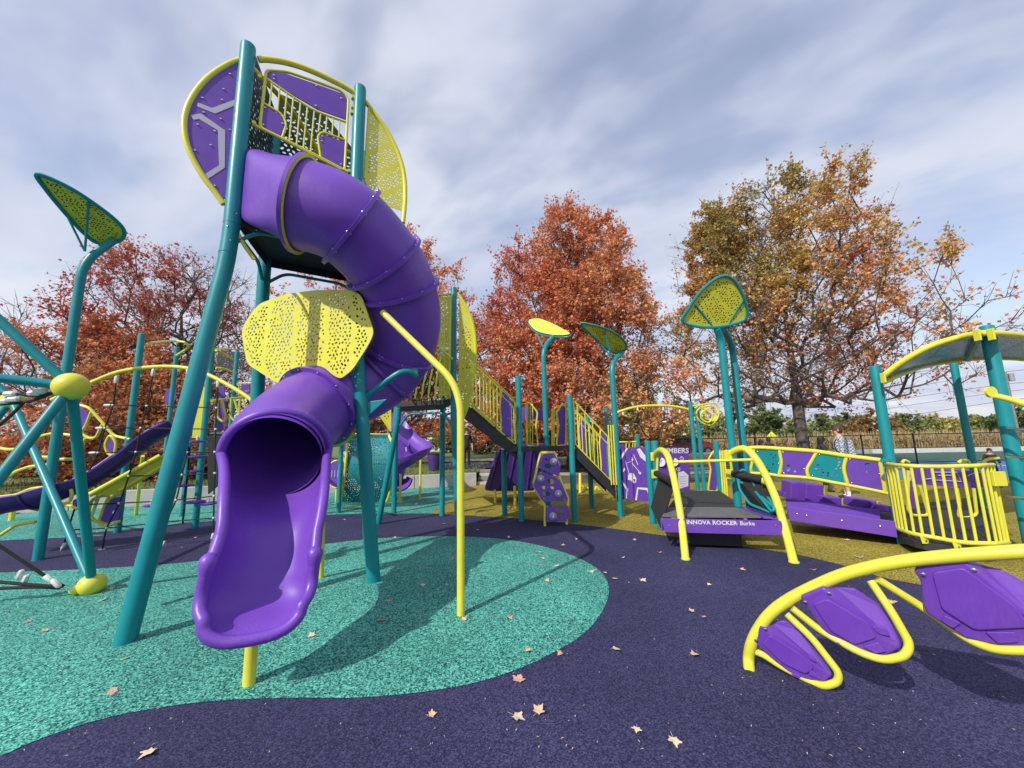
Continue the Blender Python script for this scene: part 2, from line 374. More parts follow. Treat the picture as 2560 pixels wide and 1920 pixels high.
def post(parent, base, ztop, r=.06, name='post', cap=True, m='teal', n=20):
    x, y = base[0], base[1]; z0 = base[2] if len(base) > 2 else 0
    o = B().tube([(x, y, z0-.02), (x, y, ztop-.03), (x, y, ztop-.012), (x, y, ztop)], [r, r, r*.96, r*.72], n).build(name, m, parent)
    B().tube([(x, y, .0045), (x, y, .0075)], [r*1.16, r*1.05], 18).build('foot_seal', 'black_rubber', o)
    return o
def pt(px, py, top, r=.06, parent=None, name='post'):
    g = G(px, py); return post(parent, (g.x, g.y), HZ(g, top), r, name), g
# ================================================================ the setting
def structure(o, label=None):
    o['kind'] = 'structure'
    return o
def sheet(name, pts, z, m, bev=0):
    vs = [(p[0], p[1], z) for p in pts]
    tris = tessellate_polygon([[Vector(v) for v in vs]]); fs = []
    for t in tris:
        a, b, c = (Vector(vs[i]) for i in t); fs.append(t if (b-a).cross(c-a).z > 0 else t[::-1])
    return structure(link(name, mesh(vs, fs), m, None, smooth=False))
sheet('ground', [(-900, -40), (900, -40), (900, 1500), (-900, 1500)], -.03, 'grass')
WALL = [Vector((-34, 6.0, 0)), Vector((-16, 8.9, 0)), Vector((-9.6, 10.9, 0)), Vector((-5.5, 12.7, 0)), Vector((-1.35, 13.7, 0))]
sheet('rubber_paving', [(-34, -8), (30, -8), (30, 12.6), (9, 13.0), (1.0, 13.9)] + [(w.x, w.y) for w in reversed(WALL)], 0.0, 'rubber_navy')
def gp(l): return [G(*q) for q in l]
teal1 = cat([Vector((-14, .3, 0)), Vector((-7, .55, 0))] + gp([(-420, 2085), (-200, 1985), (0, 1893), (130, 1838), (300, 1788), (500, 1757), (700, 1746), (900, 1745), (1100, 1725), (1250, 1690), (1380, 1635), (1470, 1575), (1515, 1510), (1520, 1460), (1490, 1420), (1420, 1385), (1330, 1360), (1230, 1346), (1100, 1341), (950, 1346), (800, 1362), (640, 1384), (480, 1405), (280, 1420), (0, 1432)]) + [Vector((-14, 4.9, 0))], 5, True)
sheet('rubber_circle_teal', teal1, .004, 'rubber_teal')
b1 = gp([(0, 1352), (157, 1337), (300, 1326), (430, 1312), (600, 1298), (789, 1289), (897, 1285), (1078, 1284)])
div = gp([(1112, 1262), (1138, 1240), (1146, 1222)]) + [Vector((-1.36, 13.68, 0))]
sheet('rubber_zone_teal', cat([Vector((-30, 5.2, 0))]+b1, 4)+cat(div, 4)+[w for w in reversed(WALL[1:-1])]+[Vector((-30, 6.9, 0))], .004, 'rubber_teal')
b2 = gp([(1078, 1284), (1200, 1291), (1330, 1300), (1450, 1312), (1560, 1326), (1680, 1342), (1830, 1363), (1996, 1388), (2136, 1421), (2299, 1462)])
sheet('rubber_zone_gold', cat(b2+[Vector((6.0, 3.55, 0)), Vector((9, 2.6, 0))], 4)+[Vector((29, 1.5, 0)), Vector((29, 12.5, 0)), Vector((9, 12.9, 0)), Vector((1.0, 13.8, 0))]+list(reversed(cat(div, 4)[1:])), .004, 'rubber_gold')
# raised lawn behind the retaining wall, with its own front edge hidden by the wall
lawn = [(w.x-.02, w.y+.06) for w in WALL]+[(-1.0, 60), (-90, 60), (-90, 6)]
bl = B(); zt = .40; k = len(lawn)
tris = tessellate_polygon([[Vector((x, y, 0)) for x, y in lawn]])
bl.add([(x, y, zt if y < 30 else .2) for x, y in lawn], [t if (Vector(lawn[t[1]]+(0,))-Vector(lawn[t[0]]+(0,))).cross(Vector(lawn[t[2]]+(0,))-Vector(lawn[t[0]]+(0,))).z > 0 else t[::-1] for t in tris])
structure(bl.build('lawn', 'grass', None, smooth=False))
wl = thing('retaining_wall', 'low pale concrete retaining wall along the back of the teal play surface', 'wall', (-9.6, 10.9, 0))
for a, b in zip(WALL[:-1], WALL[1:]):
    d = (b-a).normalized(); nrm = Vector((-d.y, d.x, 0)); L_ = (b-a).length; q = max(1, round(L_/2.4))
    for i in range(q):
        s = a+d*(L_*i/q+.008); e = a+d*(L_*(i+1)/q-.008)
        B().add(*slab([s, e, e+Vector((0, 0, .44)), s+Vector((0, 0, .44))], .22, nrm)).build('concrete_section', 'concrete', wl, smooth=False, bevel=.012)
# steps up to the lawn beside the wall end
st = thing('garden_steps', 'weathered timber and concrete steps beside the retaining wall end', 'steps', (-.7, 13.7, 0))
for i in range(4):
    B().box((-.72, 13.9+.38*i, .055+.11*i), (1.2, .37, .105)).build('step', 'wood_grey' if i % 2 else 'concrete', st, smooth=False, bevel=.01)
sheet('terrace_paving', [(-3.2, 16.2), (1.4, 16.2), (1.6, 19), (-3.4, 19)], .412, 'rubber_navy')
sheet('terrace_path', [(-30, 20.5), (12, 21), (12, 23.5), (-30, 23)], .43, 'concrete')
sheet('mulch_bed', [(1.2, 13.95), (9, 13.05), (10.5, 15.8), (1.6, 16.8)], -.012, 'soil')
sheet('path', [(-.9, 16.85), (12, 15.85), (12, 17.2), (-.9, 18.3)], -.008, 'concrete')
sheet('court', [(11.5, 12.95), (60, 10), (60, 20), (12.5, 20.2)], -.014, 'court_blue')
sheet('court_apron', [(12.5, 20.2), (60, 20), (60, 28), (13, 28.6)], -.018, 'court_green')
sheet('court_line', [(12.4, 17.2), (60, 15.4), (60, 15.55), (12.4, 17.35)], -.01, 'white_paint')
sheet('road', [(-5, 29), (90, 26.5), (90, 33), (-5, 34)], -.02, 'asphalt')
kb = B()
for i in range(12): kb.box((13+i*2.02+1, 27.9-.03*i*2, .14), (2.0, .25, .3))
o = kb.build('white_kerb', 'white_paint', None, smooth=False); o['label'] = 'long white low barrier across the green court edge'; o['category'] = 'barrier'
sheet('corn_soil', [(-2, 34.5), (120, 33), (120, 75), (-2, 75)], -.022, 'soil')
# corn: thousands of dry blades and stalks, one mass
def corn():
    n = 15000; x = RNG.uniform(2, 75, n); y = 35+np.floor(RNG.power(.45, n)*16)*.75+RNG.normal(0, .08, n); h = RNG.uniform(.9, 1.75, n)
    vs = []; fs = []; hue = []
    z0 = np.where(RNG.random(n) < .4, 0, RNG.uniform(.2, .9, n))
    a = RNG.uniform(0, 2*np.pi, n); ln = RNG.uniform(.25, .6, n)
    stalk = z0 == 0
    dx = np.cos(a); dy = np.sin(a); w = .035
    p0 = np.stack([x-dy*w, y+dx*w, z0], 1); p1 = np.stack([x+dy*w, y-dx*w, z0], 1)
    tx = np.where(stalk, x+.1*dx, x+dx*ln); ty = np.where(stalk, y+.1*dy, y+dy*ln); tz = np.where(stalk, h, z0+RNG.uniform(-.1, .35, n))
    p2 = np.stack([tx, ty, tz], 1); mid = (p0+p1)/2*.4+p2*.6; mid[:, 2] += np.where(stalk, 0, .14)
    m0 = mid+np.stack([-dy*w, dx*w, 0*dx], 1); m1 = mid+np.stack([dy*w, -dx*w, 0*dx], 1)
    V = np.stack([p0, p1, m1, m0, p2], 1).reshape(-1, 3); k = np.arange(n)*5
    F = [tuple(q) for q in np.stack([k, k+1, k+2, k+3], 1)] + [tuple(q) for q in np.stack([k+3, k+2, k+4], 1)]
    me = mesh(V, F); o = link('corn_field', me, 'corn_leaf', None, smooth=False); o['kind'] = 'stuff'; o['label'] = 'field of dry tan corn behind the black fence'; o['category'] = 'corn'
corn()
# grass blades near the lawn edge
def grass_tufts():
    n = 9000; x = RNG.uniform(-24, -1.2, n); y = np.interp(x, [w.x for w in WALL], [w.y for w in WALL])+.25+RNG.power(.6, n)*9
    a = RNG.uniform(0, 6.28, n); h = RNG.uniform(.04, .13, n); w = .012
    p0 = np.stack([x-np.sin(a)*w, y+np.cos(a)*w, 0*x+.4], 1); p1 = np.stack([x+np.sin(a)*w, y-np.cos(a)*w, 0*x+.4], 1); p2 = np.stack([x+np.cos(a)*h*.5, y+np.sin(a)*h*.5, .4+h], 1)
    k = np.arange(n)*3; o = link('grass_blades', mesh(np.stack([p0, p1, p2], 1).reshape(-1, 3), [tuple(q) for q in np.stack([k, k+1, k+2], 1)]), 'grass', None, smooth=False)
    o['kind'] = 'stuff'; o['label'] = 'short lawn grass above the retaining wall'; o['category'] = 'grass'
grass_tufts()
# chain-link fence
fz = thing('chain_link_fence', 'long black chain link fence in front of the tan corn field', 'fence', (4, 18, 0))
FA = Vector((1.0, 17.7, 0)); FB = Vector((46, 19.6, 0)); fd = (FB-FA).normalized(); FL = (FB-FA).length; FH = 1.42
nn = int(FL//2.6)
for i in range(nn+1):
    p = FA+fd*(i*FL/nn); B().tube([p, p+Vector((0, 0, FH+.05))], .035 if i % 4 else .05, 8).build('post', 'fence_black', fz)
for z in (FH, .08): B().tube([FA+Vector((0, 0, z)), FB+Vector((0, 0, z))], .026, 6).build('rail', 'fence_black', fz)
wb = B(); s = -FH
while s < FL:
    for sg in (1, -1):
        a0, z0, a1, z1 = (s, .08, s+FH-.08, FH) if sg == 1 else (s, FH, s+FH-.08, .08)
        if a0 < 0: t = -a0/(a1-a0); z0 += (z1-z0)*t; a0 = 0
        if a1 > FL: t = (FL-a0)/(a1-a0); z1 = z0+(z1-z0)*t; a1 = FL
        wb.tube([FA+fd*a0+Vector((0, 0, z0)), FA+fd*a1+Vector((0, 0, z1))], .0042, 3, cap=False)
    s += .085
wo = wb.build('wire_mesh', 'fence_black', fz); wo['kind'] = 'stuff'
# ================================================================ tall slide tower
RP = .077
A = P(574, 620, 4.0); A = Vector((A.x, A.y, 0)); A0 = G(312, 1606)
Bq = P(900, 230, 5.0); Bq = Vector((Bq.x, Bq.y, 0)); B0 = G(935, 1453)
Cq = P(659, 702, 5.05); Cq = Vector((Cq.x, Cq.y, 0)); C0 = Vector((Cq.x-.12, Cq.y+.32, 0))
Dq = Bq+(Cq-A); D0 = Dq+Vector((.16, .30, 0))
ZJ = HZ(A, 630)+.3; ZT = HZ(A, 113); ZTB = HZ(Bq, 218); ZD = HZ(A, 602)+.34
tw = thing('slide_tower', 'tall teal post tower with yellow rim and purple panels carrying the spiral tube slide', 'play tower', ((A.x+Dq.x)/2, (A.y+Dq.y)/2, 0))
def leg(p, p0, top):
    p = Vector((p.x, p.y, 0)); pts = [p0+Vector((0, 0, -.02)), p+(p0-p)*.04+Vector((0, 0, ZJ-.45)), p+Vector((0, 0, ZJ-.1)), p+Vector((0, 0, top-.035)), p+Vector((0, 0, top-.012)), p+Vector((0, 0, top))]
    q = rnd(pts[:4], .3, 6)+pts[4:]
    o = B().tube(q, [RP]*(len(q)-2)+[RP*.96, RP*.7], 24).build('post', 'teal', tw)
    for z in (ZJ-.32, ZJ+.02):
        t = 0 if z > ZJ-.1 else .03; c = p+(p0-p)*t+Vector((0, 0, z))
        B().tube([c-Vector((0, 0, .006)), c+Vector((0, 0, .006))], RP*1.025, 24).build('joint_ring', 'teal', o)
    for i, z in enumerate((ZJ-.05, ZJ-.2, ZJ+.12)):
        v = (Vector((0, 0, 0))-p).normalized(); v.rotate(Matrix.Rotation(rad(25*(i-1)), 3, 'Z')); bolt(o, p+v*RP+Vector((0, 0, z)), v, .008)
    return o
leg(A, A0, ZT); leg(Bq, B0, ZTB); leg(Cq, C0, ZTB-.1); leg(Dq, D0, ZTB-.1)
# deck with folded rim
cen = (A+Bq+Cq+Dq)/4
def ins(p, k): return p+(cen-p)*k
dk = [ins(p, .03)+Vector((0, 0, ZD)) for p in (A, Bq, Dq, Cq)]
d0 = panel('deck', dk, .05, (0, 0, 1), 'deck', tw)
for a, b in ((A, Bq), (Bq, Dq), (Dq, Cq), (Cq, A)):
    a, b = ins(a, .06), ins(b, .06); m_ = Vector(((b-a).y, -(b-a).x, 0)).normalized()
    panel('deck_rim', [a+Vector((0, 0, ZD-.13)), b+Vector((0, 0, ZD-.13)), b+Vector((0, 0, ZD+.03)), a+Vector((0, 0, ZD+.03))], .012, m_, 'deck', d0)
    for i in range(4):
        q = a.lerp(b, .15+.23*i); bolt(d0, q+Vector((0, 0, ZD-.132)), (0, 0, -1), .009)
def bracket(a, b):
    a = Vector((a.x, a.y, 0)); b = Vector((b.x, b.y, 0)); d = (b-a).normalized(); L_ = (b-a).length
    zlo, zhi = ZD-.34, ZD-.17
    pipe('deck_brace', rnd([a+d*.05+Vector((0, 0, zlo)), a+d*.24+Vector((0, 0, zhi)), b-d*.24+Vector((0, 0, zhi)), b-d*.05+Vector((0, 0, zlo))], .1, 5), .021, 'teal', tw)
for a, b in ((A, Bq), (A, Cq), (Cq, Dq), (Bq, Dq)): bracket(a, b)
# plane of the A-B side: rim, wings and barrier
q0, qn = vplane(A, Bq)
if qn.dot(CAM-A) < 0: qn = -qn
def S(px, py, o=0.0): return PL(px, py, q0+qn*o, qn)
def z1(l): return [(x/2.765+400, y/2.765+80) for x, y in l]
# left purple wing
rimL = cat([S(*q) for q in z1([(572, 190), (470, 225), (330, 320), (225, 450), (172, 590), (178, 740), (225, 870), (300, 1000), (390, 1120), (440, 1190)])], 5)
pipe('rim', rimL, .03, 'yellow', tw, 12)
wp = cat([S(*q) for q in z1([(470, 262), (355, 345), (262, 460), (212, 590), (216, 730), (262, 860), (335, 1000), (430, 1130)])], 4)
wpl = [S(*q) for q in z1([(585, 195)])]+rimL[2:-2]+[S(*q) for q in z1([(475, 1130), (500, 1000)])]
wing = panel('wing_panel', wpl, .02, qn, 'purple_panel', tw)
def strip(px, w, off=.012):
    c = [S(*q, off) for q in z1(px)]; lo = []; hi = []
    for i in range(len(c)):
        a = c[max(0, i-1)]; b = c[min(len(c)-1, i+1)]; t = (b-a).normalized(); s_ = qn.cross(t)
        if 0 < i < len(c)-1:
            t1 = (c[i]-c[i-1]).normalized(); kk = 1/max(.4, qn.cross(t1).dot(s_))
        else: kk = 1
        lo.append(c[i]-s_*w/2*kk); hi.append(c[i]+s_*w/2*kk)
    return lo+hi[::-1]
panel('hexagon_line', strip([(258, 500), (370, 545), (540, 478)], .05), .003, qn, 'print_grey', wing, 0)
panel('hexagon_line', strip([(222, 592), (275, 582), (425, 680), (428, 930), (315, 1003)], .05), .003, qn, 'print_grey', wing, 0)
for q in z1([(485, 290), (440, 395), (295, 455), (430, 470), (303, 555), (420, 600), (262, 640), (380, 685), (483, 676), (352, 782), (243, 817), (380, 1062)]): bolt(wing, S(*q, .013), qn, .011)
# top rim arc and right perforated wing
pipe('rim', cat([S(*q) for q in z1([(680, 190), (740, 190), (860, 208), (1000, 250), (1150, 315), (1270, 375), (1350, 425)])], 5), .034, 'yellow', tw, 12)
B().box(S(*z1([(1345, 430)])[0]), (.06, .03, .12)).build('clamp_plate', 'yellow', tw, bevel=.004, smooth=False)
rimR = cat([S(*q) for q in z1([(1420, 480), (1480, 560), (1560, 670), (1630, 800), (1675, 930), (1693, 1050), (1693, 1180), (1680, 1320)])], 5)
pipe('rim', rimR, .03, 'yellow', tw, 12)
def band(cx_, amp, w, s_=0): return lambda x, y: False
wr = rimR[1:-3]+[S(*q) for q in z1([(1560, 1200), (1440, 1080), (1412, 1020), (1440, 540)])]
perforated('wing_panel', wr, qn,   .006, 'yellow', tw, .042, .016, .010, .02, skip=lambda x, y: abs((y-.9*x) % .36-.18) < .04, seed=3)
pipe('wing_post', [S(*q) for q in z1([(1445, 525), (1413, 1015)])], .016, 'yellow', tw)
# barrier with bars between the two front posts
br = B().tube(rnd_closed([S(*q) for q in z1([(735, 262), (880, 275), (1100, 350), (1255, 408), (1303, 460), (1275, 965), (690, 660)])], .06), .017, 10, True).build('barrier', 'yellow', tw)
B().tube([S(*q) for q in z1([(640, 638), (840, 735), (1060, 845), (1303, 972)])], .02, 10).build('rail', 'yellow', br)
B().tube(cat([S(*q) for q in z1([(722, 312), (870, 415), (960, 475), (1080, 548), (1292, 625)])], 4), .014, 8).build('rail', 'yellow', br)
B().tube(rnd([S(*q) for q in z1([(715, 492), (845, 568), (875, 640), (840, 738)])], .08), .014, 8).build('rail', 'yellow', br)
B().tube(rnd([S(*q) for q in z1([(1280, 748), (1120, 690), (1090, 720), (1110, 865)])], .06), .014, 8).build('rail', 'yellow', br)
for t0, b0 in (((775, 350), (757, 515)), ((828, 388), (812, 550)), ((877, 420), (862, 585)), ((922, 450), (893, 755)), ((972, 482), (943, 785)), ((1020, 512), (990, 808)), ((1067, 540), (1040, 832)), ((1112, 560), (1095, 690)), ((1155, 575), (1145, 690)), ((1198, 592), (1190, 715)), ((1243, 608), (1236, 728)), ):
    B().tube([S(*z1([t0])[0]), S(*z1([b0])[0])], .009, 8).build('bar', 'yellow', br)
for pl in ([(745, 285), (880, 298), (1090, 370), (1240, 425), (1288, 470), (1284, 600), (1085, 530), (872, 402), (748, 315)], [(715, 512), (835, 582), (858, 640), (828, 715), (702, 650)], [(1112, 712), (1275, 765), (1262, 935), (1128, 868), (1108, 750)]):
    cx_ = sum((S(*q) for q in z1(pl)), Vector())/len(pl)
    po = panel('panel_insert', [cx_+(S(*q)-cx_)*1.07 for q in z1(pl)], .016, qn, 'purple_panel', br)
    for q in z1(pl)[::2]: bolt(po, S(*q).lerp(cx_, .14)+qn*.011, qn, .011)
for q in z1([(1335, 455), (1335, 520), (1330, 560), (1305, 965), (690, 315), (650, 635)]):
    c = S(*q); B().tube([c-qn*.03, c+qn*.03], .022, 8).build('clamp', 'yellow', br)
# perforated back wall, its shade put into the colour, and yellow roof arcs seen through the bars
r0, rn = vplane(Cq, Dq)
zb = [(Cq+(A-Cq)*.05, ZD+.05), (Dq, ZD+.05), (Dq, ZD+1.9), (Dq.lerp(Cq, .5), ZD+2.5), (Cq, ZD+2.55)]
perforated('back_wall', [Vector((p.x, p.y, z)) for p, z in zb], rn, .008, 'shaded_teal', tw, .075, .027, .018, .05, seed=5)
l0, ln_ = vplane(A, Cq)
perforated('side_wall', [Vector((p.x, p.y, z)) for p, z in ((A.lerp(Cq, .1), ZD+.1), (Cq, ZD+.1), (Cq, ZD+2.2), (A.lerp(Cq, .1), ZD+2.2))], ln_, .008, 'shaded_teal', tw, .08, .027, .018, .05, seed=6)
pipe('roof_arc', cat([A+Vector((.03, .05, ZT-.25)), A.lerp(Dq, .3)+Vector((0, 0, ZT-.35)), A.lerp(Dq, .6)+Vector((0, 0, ZT-.7)), Dq+Vector((0, 0, ZT-1.3))], 6), .03, 'yellow', tw)
pipe('roof_arc', cat([Bq+Vector((0, .05, ZTB-1.0)), Bq.lerp(Cq, .4)+Vector((0, 0, ZTB-.75)), Bq.lerp(Cq, .75)+Vector((0, 0, ZTB-1.3)), Cq+Vector((0, 0, ZTB-1.9))], 6), .03, 'yellow', tw)
pipe('wing_stay', cat([S(*q) for q in z1([(545, 1400), (580, 1470), (650, 1570)])], 4), .02, 'yellow', tw)
# cargo net hanging below the deck on the far side
nb = B(); n0 = Dq.lerp(Cq, .15)+Vector((0, 0, ZD-.25)); n1_ = Dq.lerp(Bq, .2)+Vector((.15, 0, ZD-.25)); dn = Vector((.35, 1.0, -.75))
for i in range(9):
    a = n0.lerp(n1_, i/8); nb.tube(cat([a, a+dn*.5+Vector((0, 0, -.12)), a+dn], 4), .009, 5)
for j in range(8):
    nb.tube(cat([n0.lerp(n1_, i/6)+dn*(j/7)+Vector((0, 0, -.12*math.sin(math.pi*j/7)-.08*math.sin(math.pi*i/6))) for i in range(7)], 2), .009, 5)
no = nb.build('cargo_net', 'rope', tw); no['kind'] = 'stuff'
# ================================================================ butterfly shade panel on the tower legs
def onleg(p, p0, z): return p+(p0-p)*max(0, (ZJ-z)/ZJ)
c_, b_ = onleg(Cq, C0, 2.4), onleg(Bq, B0, 2.4)
y0, yn = vplane(c_, b_)
if yn.dot(CAM-c_) < 0: yn = -yn
y0 = y0+yn*.24
def z2(l): return [(x/2.765+400, y/2.765+600) for x, y in l]
bf = rnd_closed([PL(*q, y0, yn) for q in z2([(690, 440), (870, 375), (1080, 347), (1250, 345), (1350, 352), (1395, 390), (1482, 640), (1440, 730), (1330, 900), (1250, 960), (1205, 940), (1140, 882), (1075, 865), (1000, 880), (925, 928), (880, 985), (840, 998), (780, 970), (610, 860), (590, 790), (565, 625), (605, 545)])], .07, 4)
cpx = sum(bf, Vector())/len(bf); _, yu, yv, _n = basis2(cpx, yn)
def bands(x, y):
    for cx0, bow in ((-.62, -.09), (-.17, -.05), (.30, .06), (.68, .10)):
        if abs(x-cx0-bow*math.cos(y*2.4)*1.0+bow) < .035: return True
    return False
bfo = perforated('perforated_panel', bf, yn, .012, 'yellow', None, .05, .0195, .0128, .03, skip=bands, seed=11)
bfo['label'] = 'bright yellow perforated butterfly shaped panel above the tube slide exit'; bfo['category'] = 'panel'
# ================================================================ spiral tube slide
sl = thing('spiral_tube_slide', 'big purple spiral tube slide curling down from the tall tower', 'slide', (-1.9, 3.2, 0))
RT_ = .47
h0 = S(728, 490, .0)
cps = [P(755, 514, 4.10), P(858, 552, 4.2), P(948, 640, 4.5), P(994, 715, 4.75), P(1012, 810, 5.0), P(985, 900, 5.2), P(925, 955, 5.12), P(800, 1012, 4.6), P(716, 1082, 3.95), P(684, 1140, 3.5)]
path = cat(cps, 10); fr_end = (path[-1]-path[-2]).normalized()
B().tube(path, [RT_*(1 if i < 72 else 1-.09*(i-72)/(len(path)-73)) for i in range(len(path))], 40, cap=False).build('tube', 'purple', sl)
B().tube(path+[path[-1]+fr_end*.045], [RT_*(.965 if i < 72 else .965-.09*(i-72)/(len(path)-73)) for i in range(len(path)+1)], 40, cap=False).build('tube_lining', 'purple', sl)
fr = frames(path)
def flange(i, w=.02, extra=.055):
    c, t = path[i], fr[i][0]
    o = B().tube([c-t*w, c-t*w*.99, c+t*w*.99, c+t*w], [RT_*.98, RT_+extra, RT_+extra, RT_*.98], 48, cap=False).build('flange', 'purple', sl)
    for k_ in range(12):
        a = 2*math.pi*k_/12; v = fr[i][1]*math.cos(a)+fr[i][2]*math.sin(a)
        bolt(o, c-t*w+v*(RT_+extra*.5), -t, .013); bolt(o, c+t*w+v*(RT_+extra*.5), t, .013)
    return o
for i in (0, 12, 22, 31, 47, 55, 71): flange(i)
# yellow collar of the hood ring
c, t = path[0], fr[0][0]
B().tube([c+t*.024, c+t*.03], [RT_+.058, RT_+.02], 40, cap=False).build('collar', 'yellow', sl)
# hood: rounded square on the tower side blending to the round tube
hv = B(); nseg = 48; rows = []
su = Vector((0, 0, 1)).cross(qn).normalized(); cN = path[0]; tN, uN, wN = fr[0]
for j in range(9):
    s = j/8; row = []
    for k_ in range(nseg):
        a = 2*math.pi*k_/nseg; ca, sa = math.cos(a), math.sin(a); pw = .22+.0*s
        e = lambda x: math.copysign(abs(x)**pw, x)
        sq = h0 + su*e(ca)*.47 + Vector((0, 0, 1))*e(sa)*.46
        d = (su*ca+Vector((0, 0, 1))*sa); d = (d-tN*d.dot(tN)).normalized(); ci = cN + d*RT_
        tt = max(0, (s-.12)/.88); tt = tt*tt*(3-2*tt)
        row.append(sq.lerp(ci, tt) + (cN-h0)*(s-tt)*.9)
    rows += row
fs = [(j*nseg+k_, j*nseg+(k_+1) % nseg, (j+1)*nseg+(k_+1) % nseg, (j+1)*nseg+k_) for j in range(8) for k_ in range(nseg)]
hv.add(rows, fs); hv.build('hood', 'purple', sl, ang=60)
# exit chute: U sections that open out from the tube mouth to the lip
def chute():
    c, t = path[-1], fr[-1][0]; h = Vector((t.x, t.y, 0)).normalized(); s_ = Vector((-h.y, h.x, 0)); up = s_.cross(t); up = up if up.z > 0 else -up
    fl = [c-up*.40, P(686, 1300, 3.20), P(672, 1395, 2.95), P(657, 1464, 2.78), P(646, 1518, 2.64), P(636, 1562, 2.51)]
    fl = cat(fl, 7); u = np.linspace(0, 1, len(fl))
    hw = np.interp(u, [0, .15, .35, .62, .80, .88, .94, .98, 1], [.425, .35, .285, .30, .305, .30, .285, .26, .24])
    wh = np.interp(u, [0, .1, .3, .55, .63, .68, .75, .9, 1], [.42, .41, .36, .29, .32, .30, .20, .12, .10])
    ker = np.array([1, 2, 3, 2, 1])/9; sm = lambda v: np.convolve(np.pad(v, 2, 'edge'), ker, 'valid'); return fl, sm(sm(hw)), sm(wh)
fl, hw, wh = chute()
cf = frames(fl); n_ = 25
def side(i):
    t = cf[i][0]; h = Vector((t.x, t.y, 0)).normalized(); return Vector((-h.y, h.x, 0))
S0 = side(2)
outer = []; inner = []; m_ = len(fl)
for i, p in enumerate(fl):
    t = cf[i][0]; s_ = (S0-t*S0.dot(t)).normalized(); up = s_.cross(t)
    if up.z < 0: up = -up
    for lst, th in ((inner, 0), (outer, .035)):
        for k_ in range(n_):
            a = math.pi*k_/(n_-1); x = math.cos(a); zz_ = 1-math.sin(a)
            pw = .72
            lst.append(p + s_*(math.copysign(abs(x)**pw, x)*(hw[i]+th)) + up*((zz_**.95)*wh[i]) - up*th*(1 if 0 < k_ < n_-1 else .2) + t*math.sin(a)*(0, .10, .07, .04, .02, .008)[m_ - i if m_ - i < 6 else 0])
cb_ = B(); m_ = len(fl); k0 = len(inner)
fs = [(i*n_+k_, i*n_+k_+1, (i+1)*n_+k_+1, (i+1)*n_+k_) for i in range(m_-1) for k_ in range(n_-1)]
fo = [tuple(x+k0 for x in q[::-1]) for q in fs]
ee = [(i*n_, (i+1)*n_, (i+1)*n_+k0, i*n_+k0) for i in range(m_-1)]+[(i*n_+n_-1, i*n_+n_-1+k0, (i+1)*n_+n_-1+k0, (i+1)*n_+n_-1) for i in range(m_-1)]
cb_.add(inner+outer, fs+fo+ee); cho = cb_.build('chute', 'purple', sl, ang=60)
# rolled edge round the chute, from the mouth down one side, round the lip and up the other
T_ = lambda i, k_: (inner[i*n_+k_]+outer[i*n_+k_])/2
ea, eb = T_(0, 0), T_(0, n_-1); em = (ea+eb)/2; es = (ea-eb)/2; mt_ = fr[-1][0]; eu = es.cross(mt_).normalized(); eu = eu if eu.z > 0 else -eu
ring = [em + es*math.cos(math.pi*k_/24) + eu*math.sin(math.pi*k_/24)*es.length*.96 for k_ in range(24, -1, -1)]
edge = [T_(i, 0) for i in range(1, m_)] + [T_(m_-1, k_) for k_ in range(2, n_-2, 2)] + [T_(i, n_-1) for i in range(m_-1, 0, -1)]
B().tube(cat(edge+ring, 2, True), .040, 12, True).build('rolled_edge', 'purple', cho)
for i in (int(m_*.62),):
    for k_ in (0, n_-1):
        B().tube(cat([T_(i-3, k_), T_(i-1, k_)+Vector((0, 0, .02)), T_(i, k_)+Vector((0, 0, .03)), T_(i+1, k_)+Vector((0, 0, .01)), T_(i+3, k_)], 4), [.03, .035, .038, .041, .044, .047, .05, .052, .053, .053, .052, .05, .048, .045, .042, .036, .03], 14).build('hand_grip', 'purple', cho)
# supports
g = G(622, 1711); tp = P(630, 1600, 2.62)
pipe('support_post', [(g.x, g.y, -.02), (g.x, g.y, HZ(g, 1590))], .04, 'yellow', sl, 16)
g = G(803, 1444); c, t = path[71], fr[71][0]
pipe('support_post', [(g.x, g.y, -.02), Vector((c.x+.13, c.y-.02, c.z-RT_-.0))], .032, 'yellow', sl, 14)
ang_ = sorted([(fr[71][1]*math.cos(a)+fr[71][2]*math.sin(a)).normalized() for a in np.linspace(0, 2*math.pi, 49)[:-1]], key=lambda v: v.z)[:13]
ang_.sort(key=lambda v: v.x); B().tube([c+v*(RT_+.075) for v in ang_], .024, 8).build('support_saddle', 'yellow', sl)
g = G(1152, 1538); zb_ = HZ(g, 1000)
pipe('support_post', rnd([Vector((g.x, g.y, -.02)), Vector((g.x, g.y, zb_+.13)), P(957, 781, 4.33)], .3, 8), .037, 'yellow', sl, 16)
bp_ = onleg(Bq, B0, 2.15)+Vector((0, 0, 2.15))
arm = cat([bp_, P(1000, 931, 4.55), P(1042, 940, 4.72)], 6)
ao = pipe('slide_arm', arm, .032, 'teal', tw)
B().box(arm[-2]+Vector((-.03, 0, .05)), (.12, .05, .07)).build('arm_plate', 'teal', ao, smooth=False, bevel=.004)
panel('gusset', [bp_+Vector((.05, 0, -.03)), bp_+Vector((.3, 0, 0)), bp_+Vector((.05, .01, -.22))], .01, (0, 1, 0), 'teal', ao)
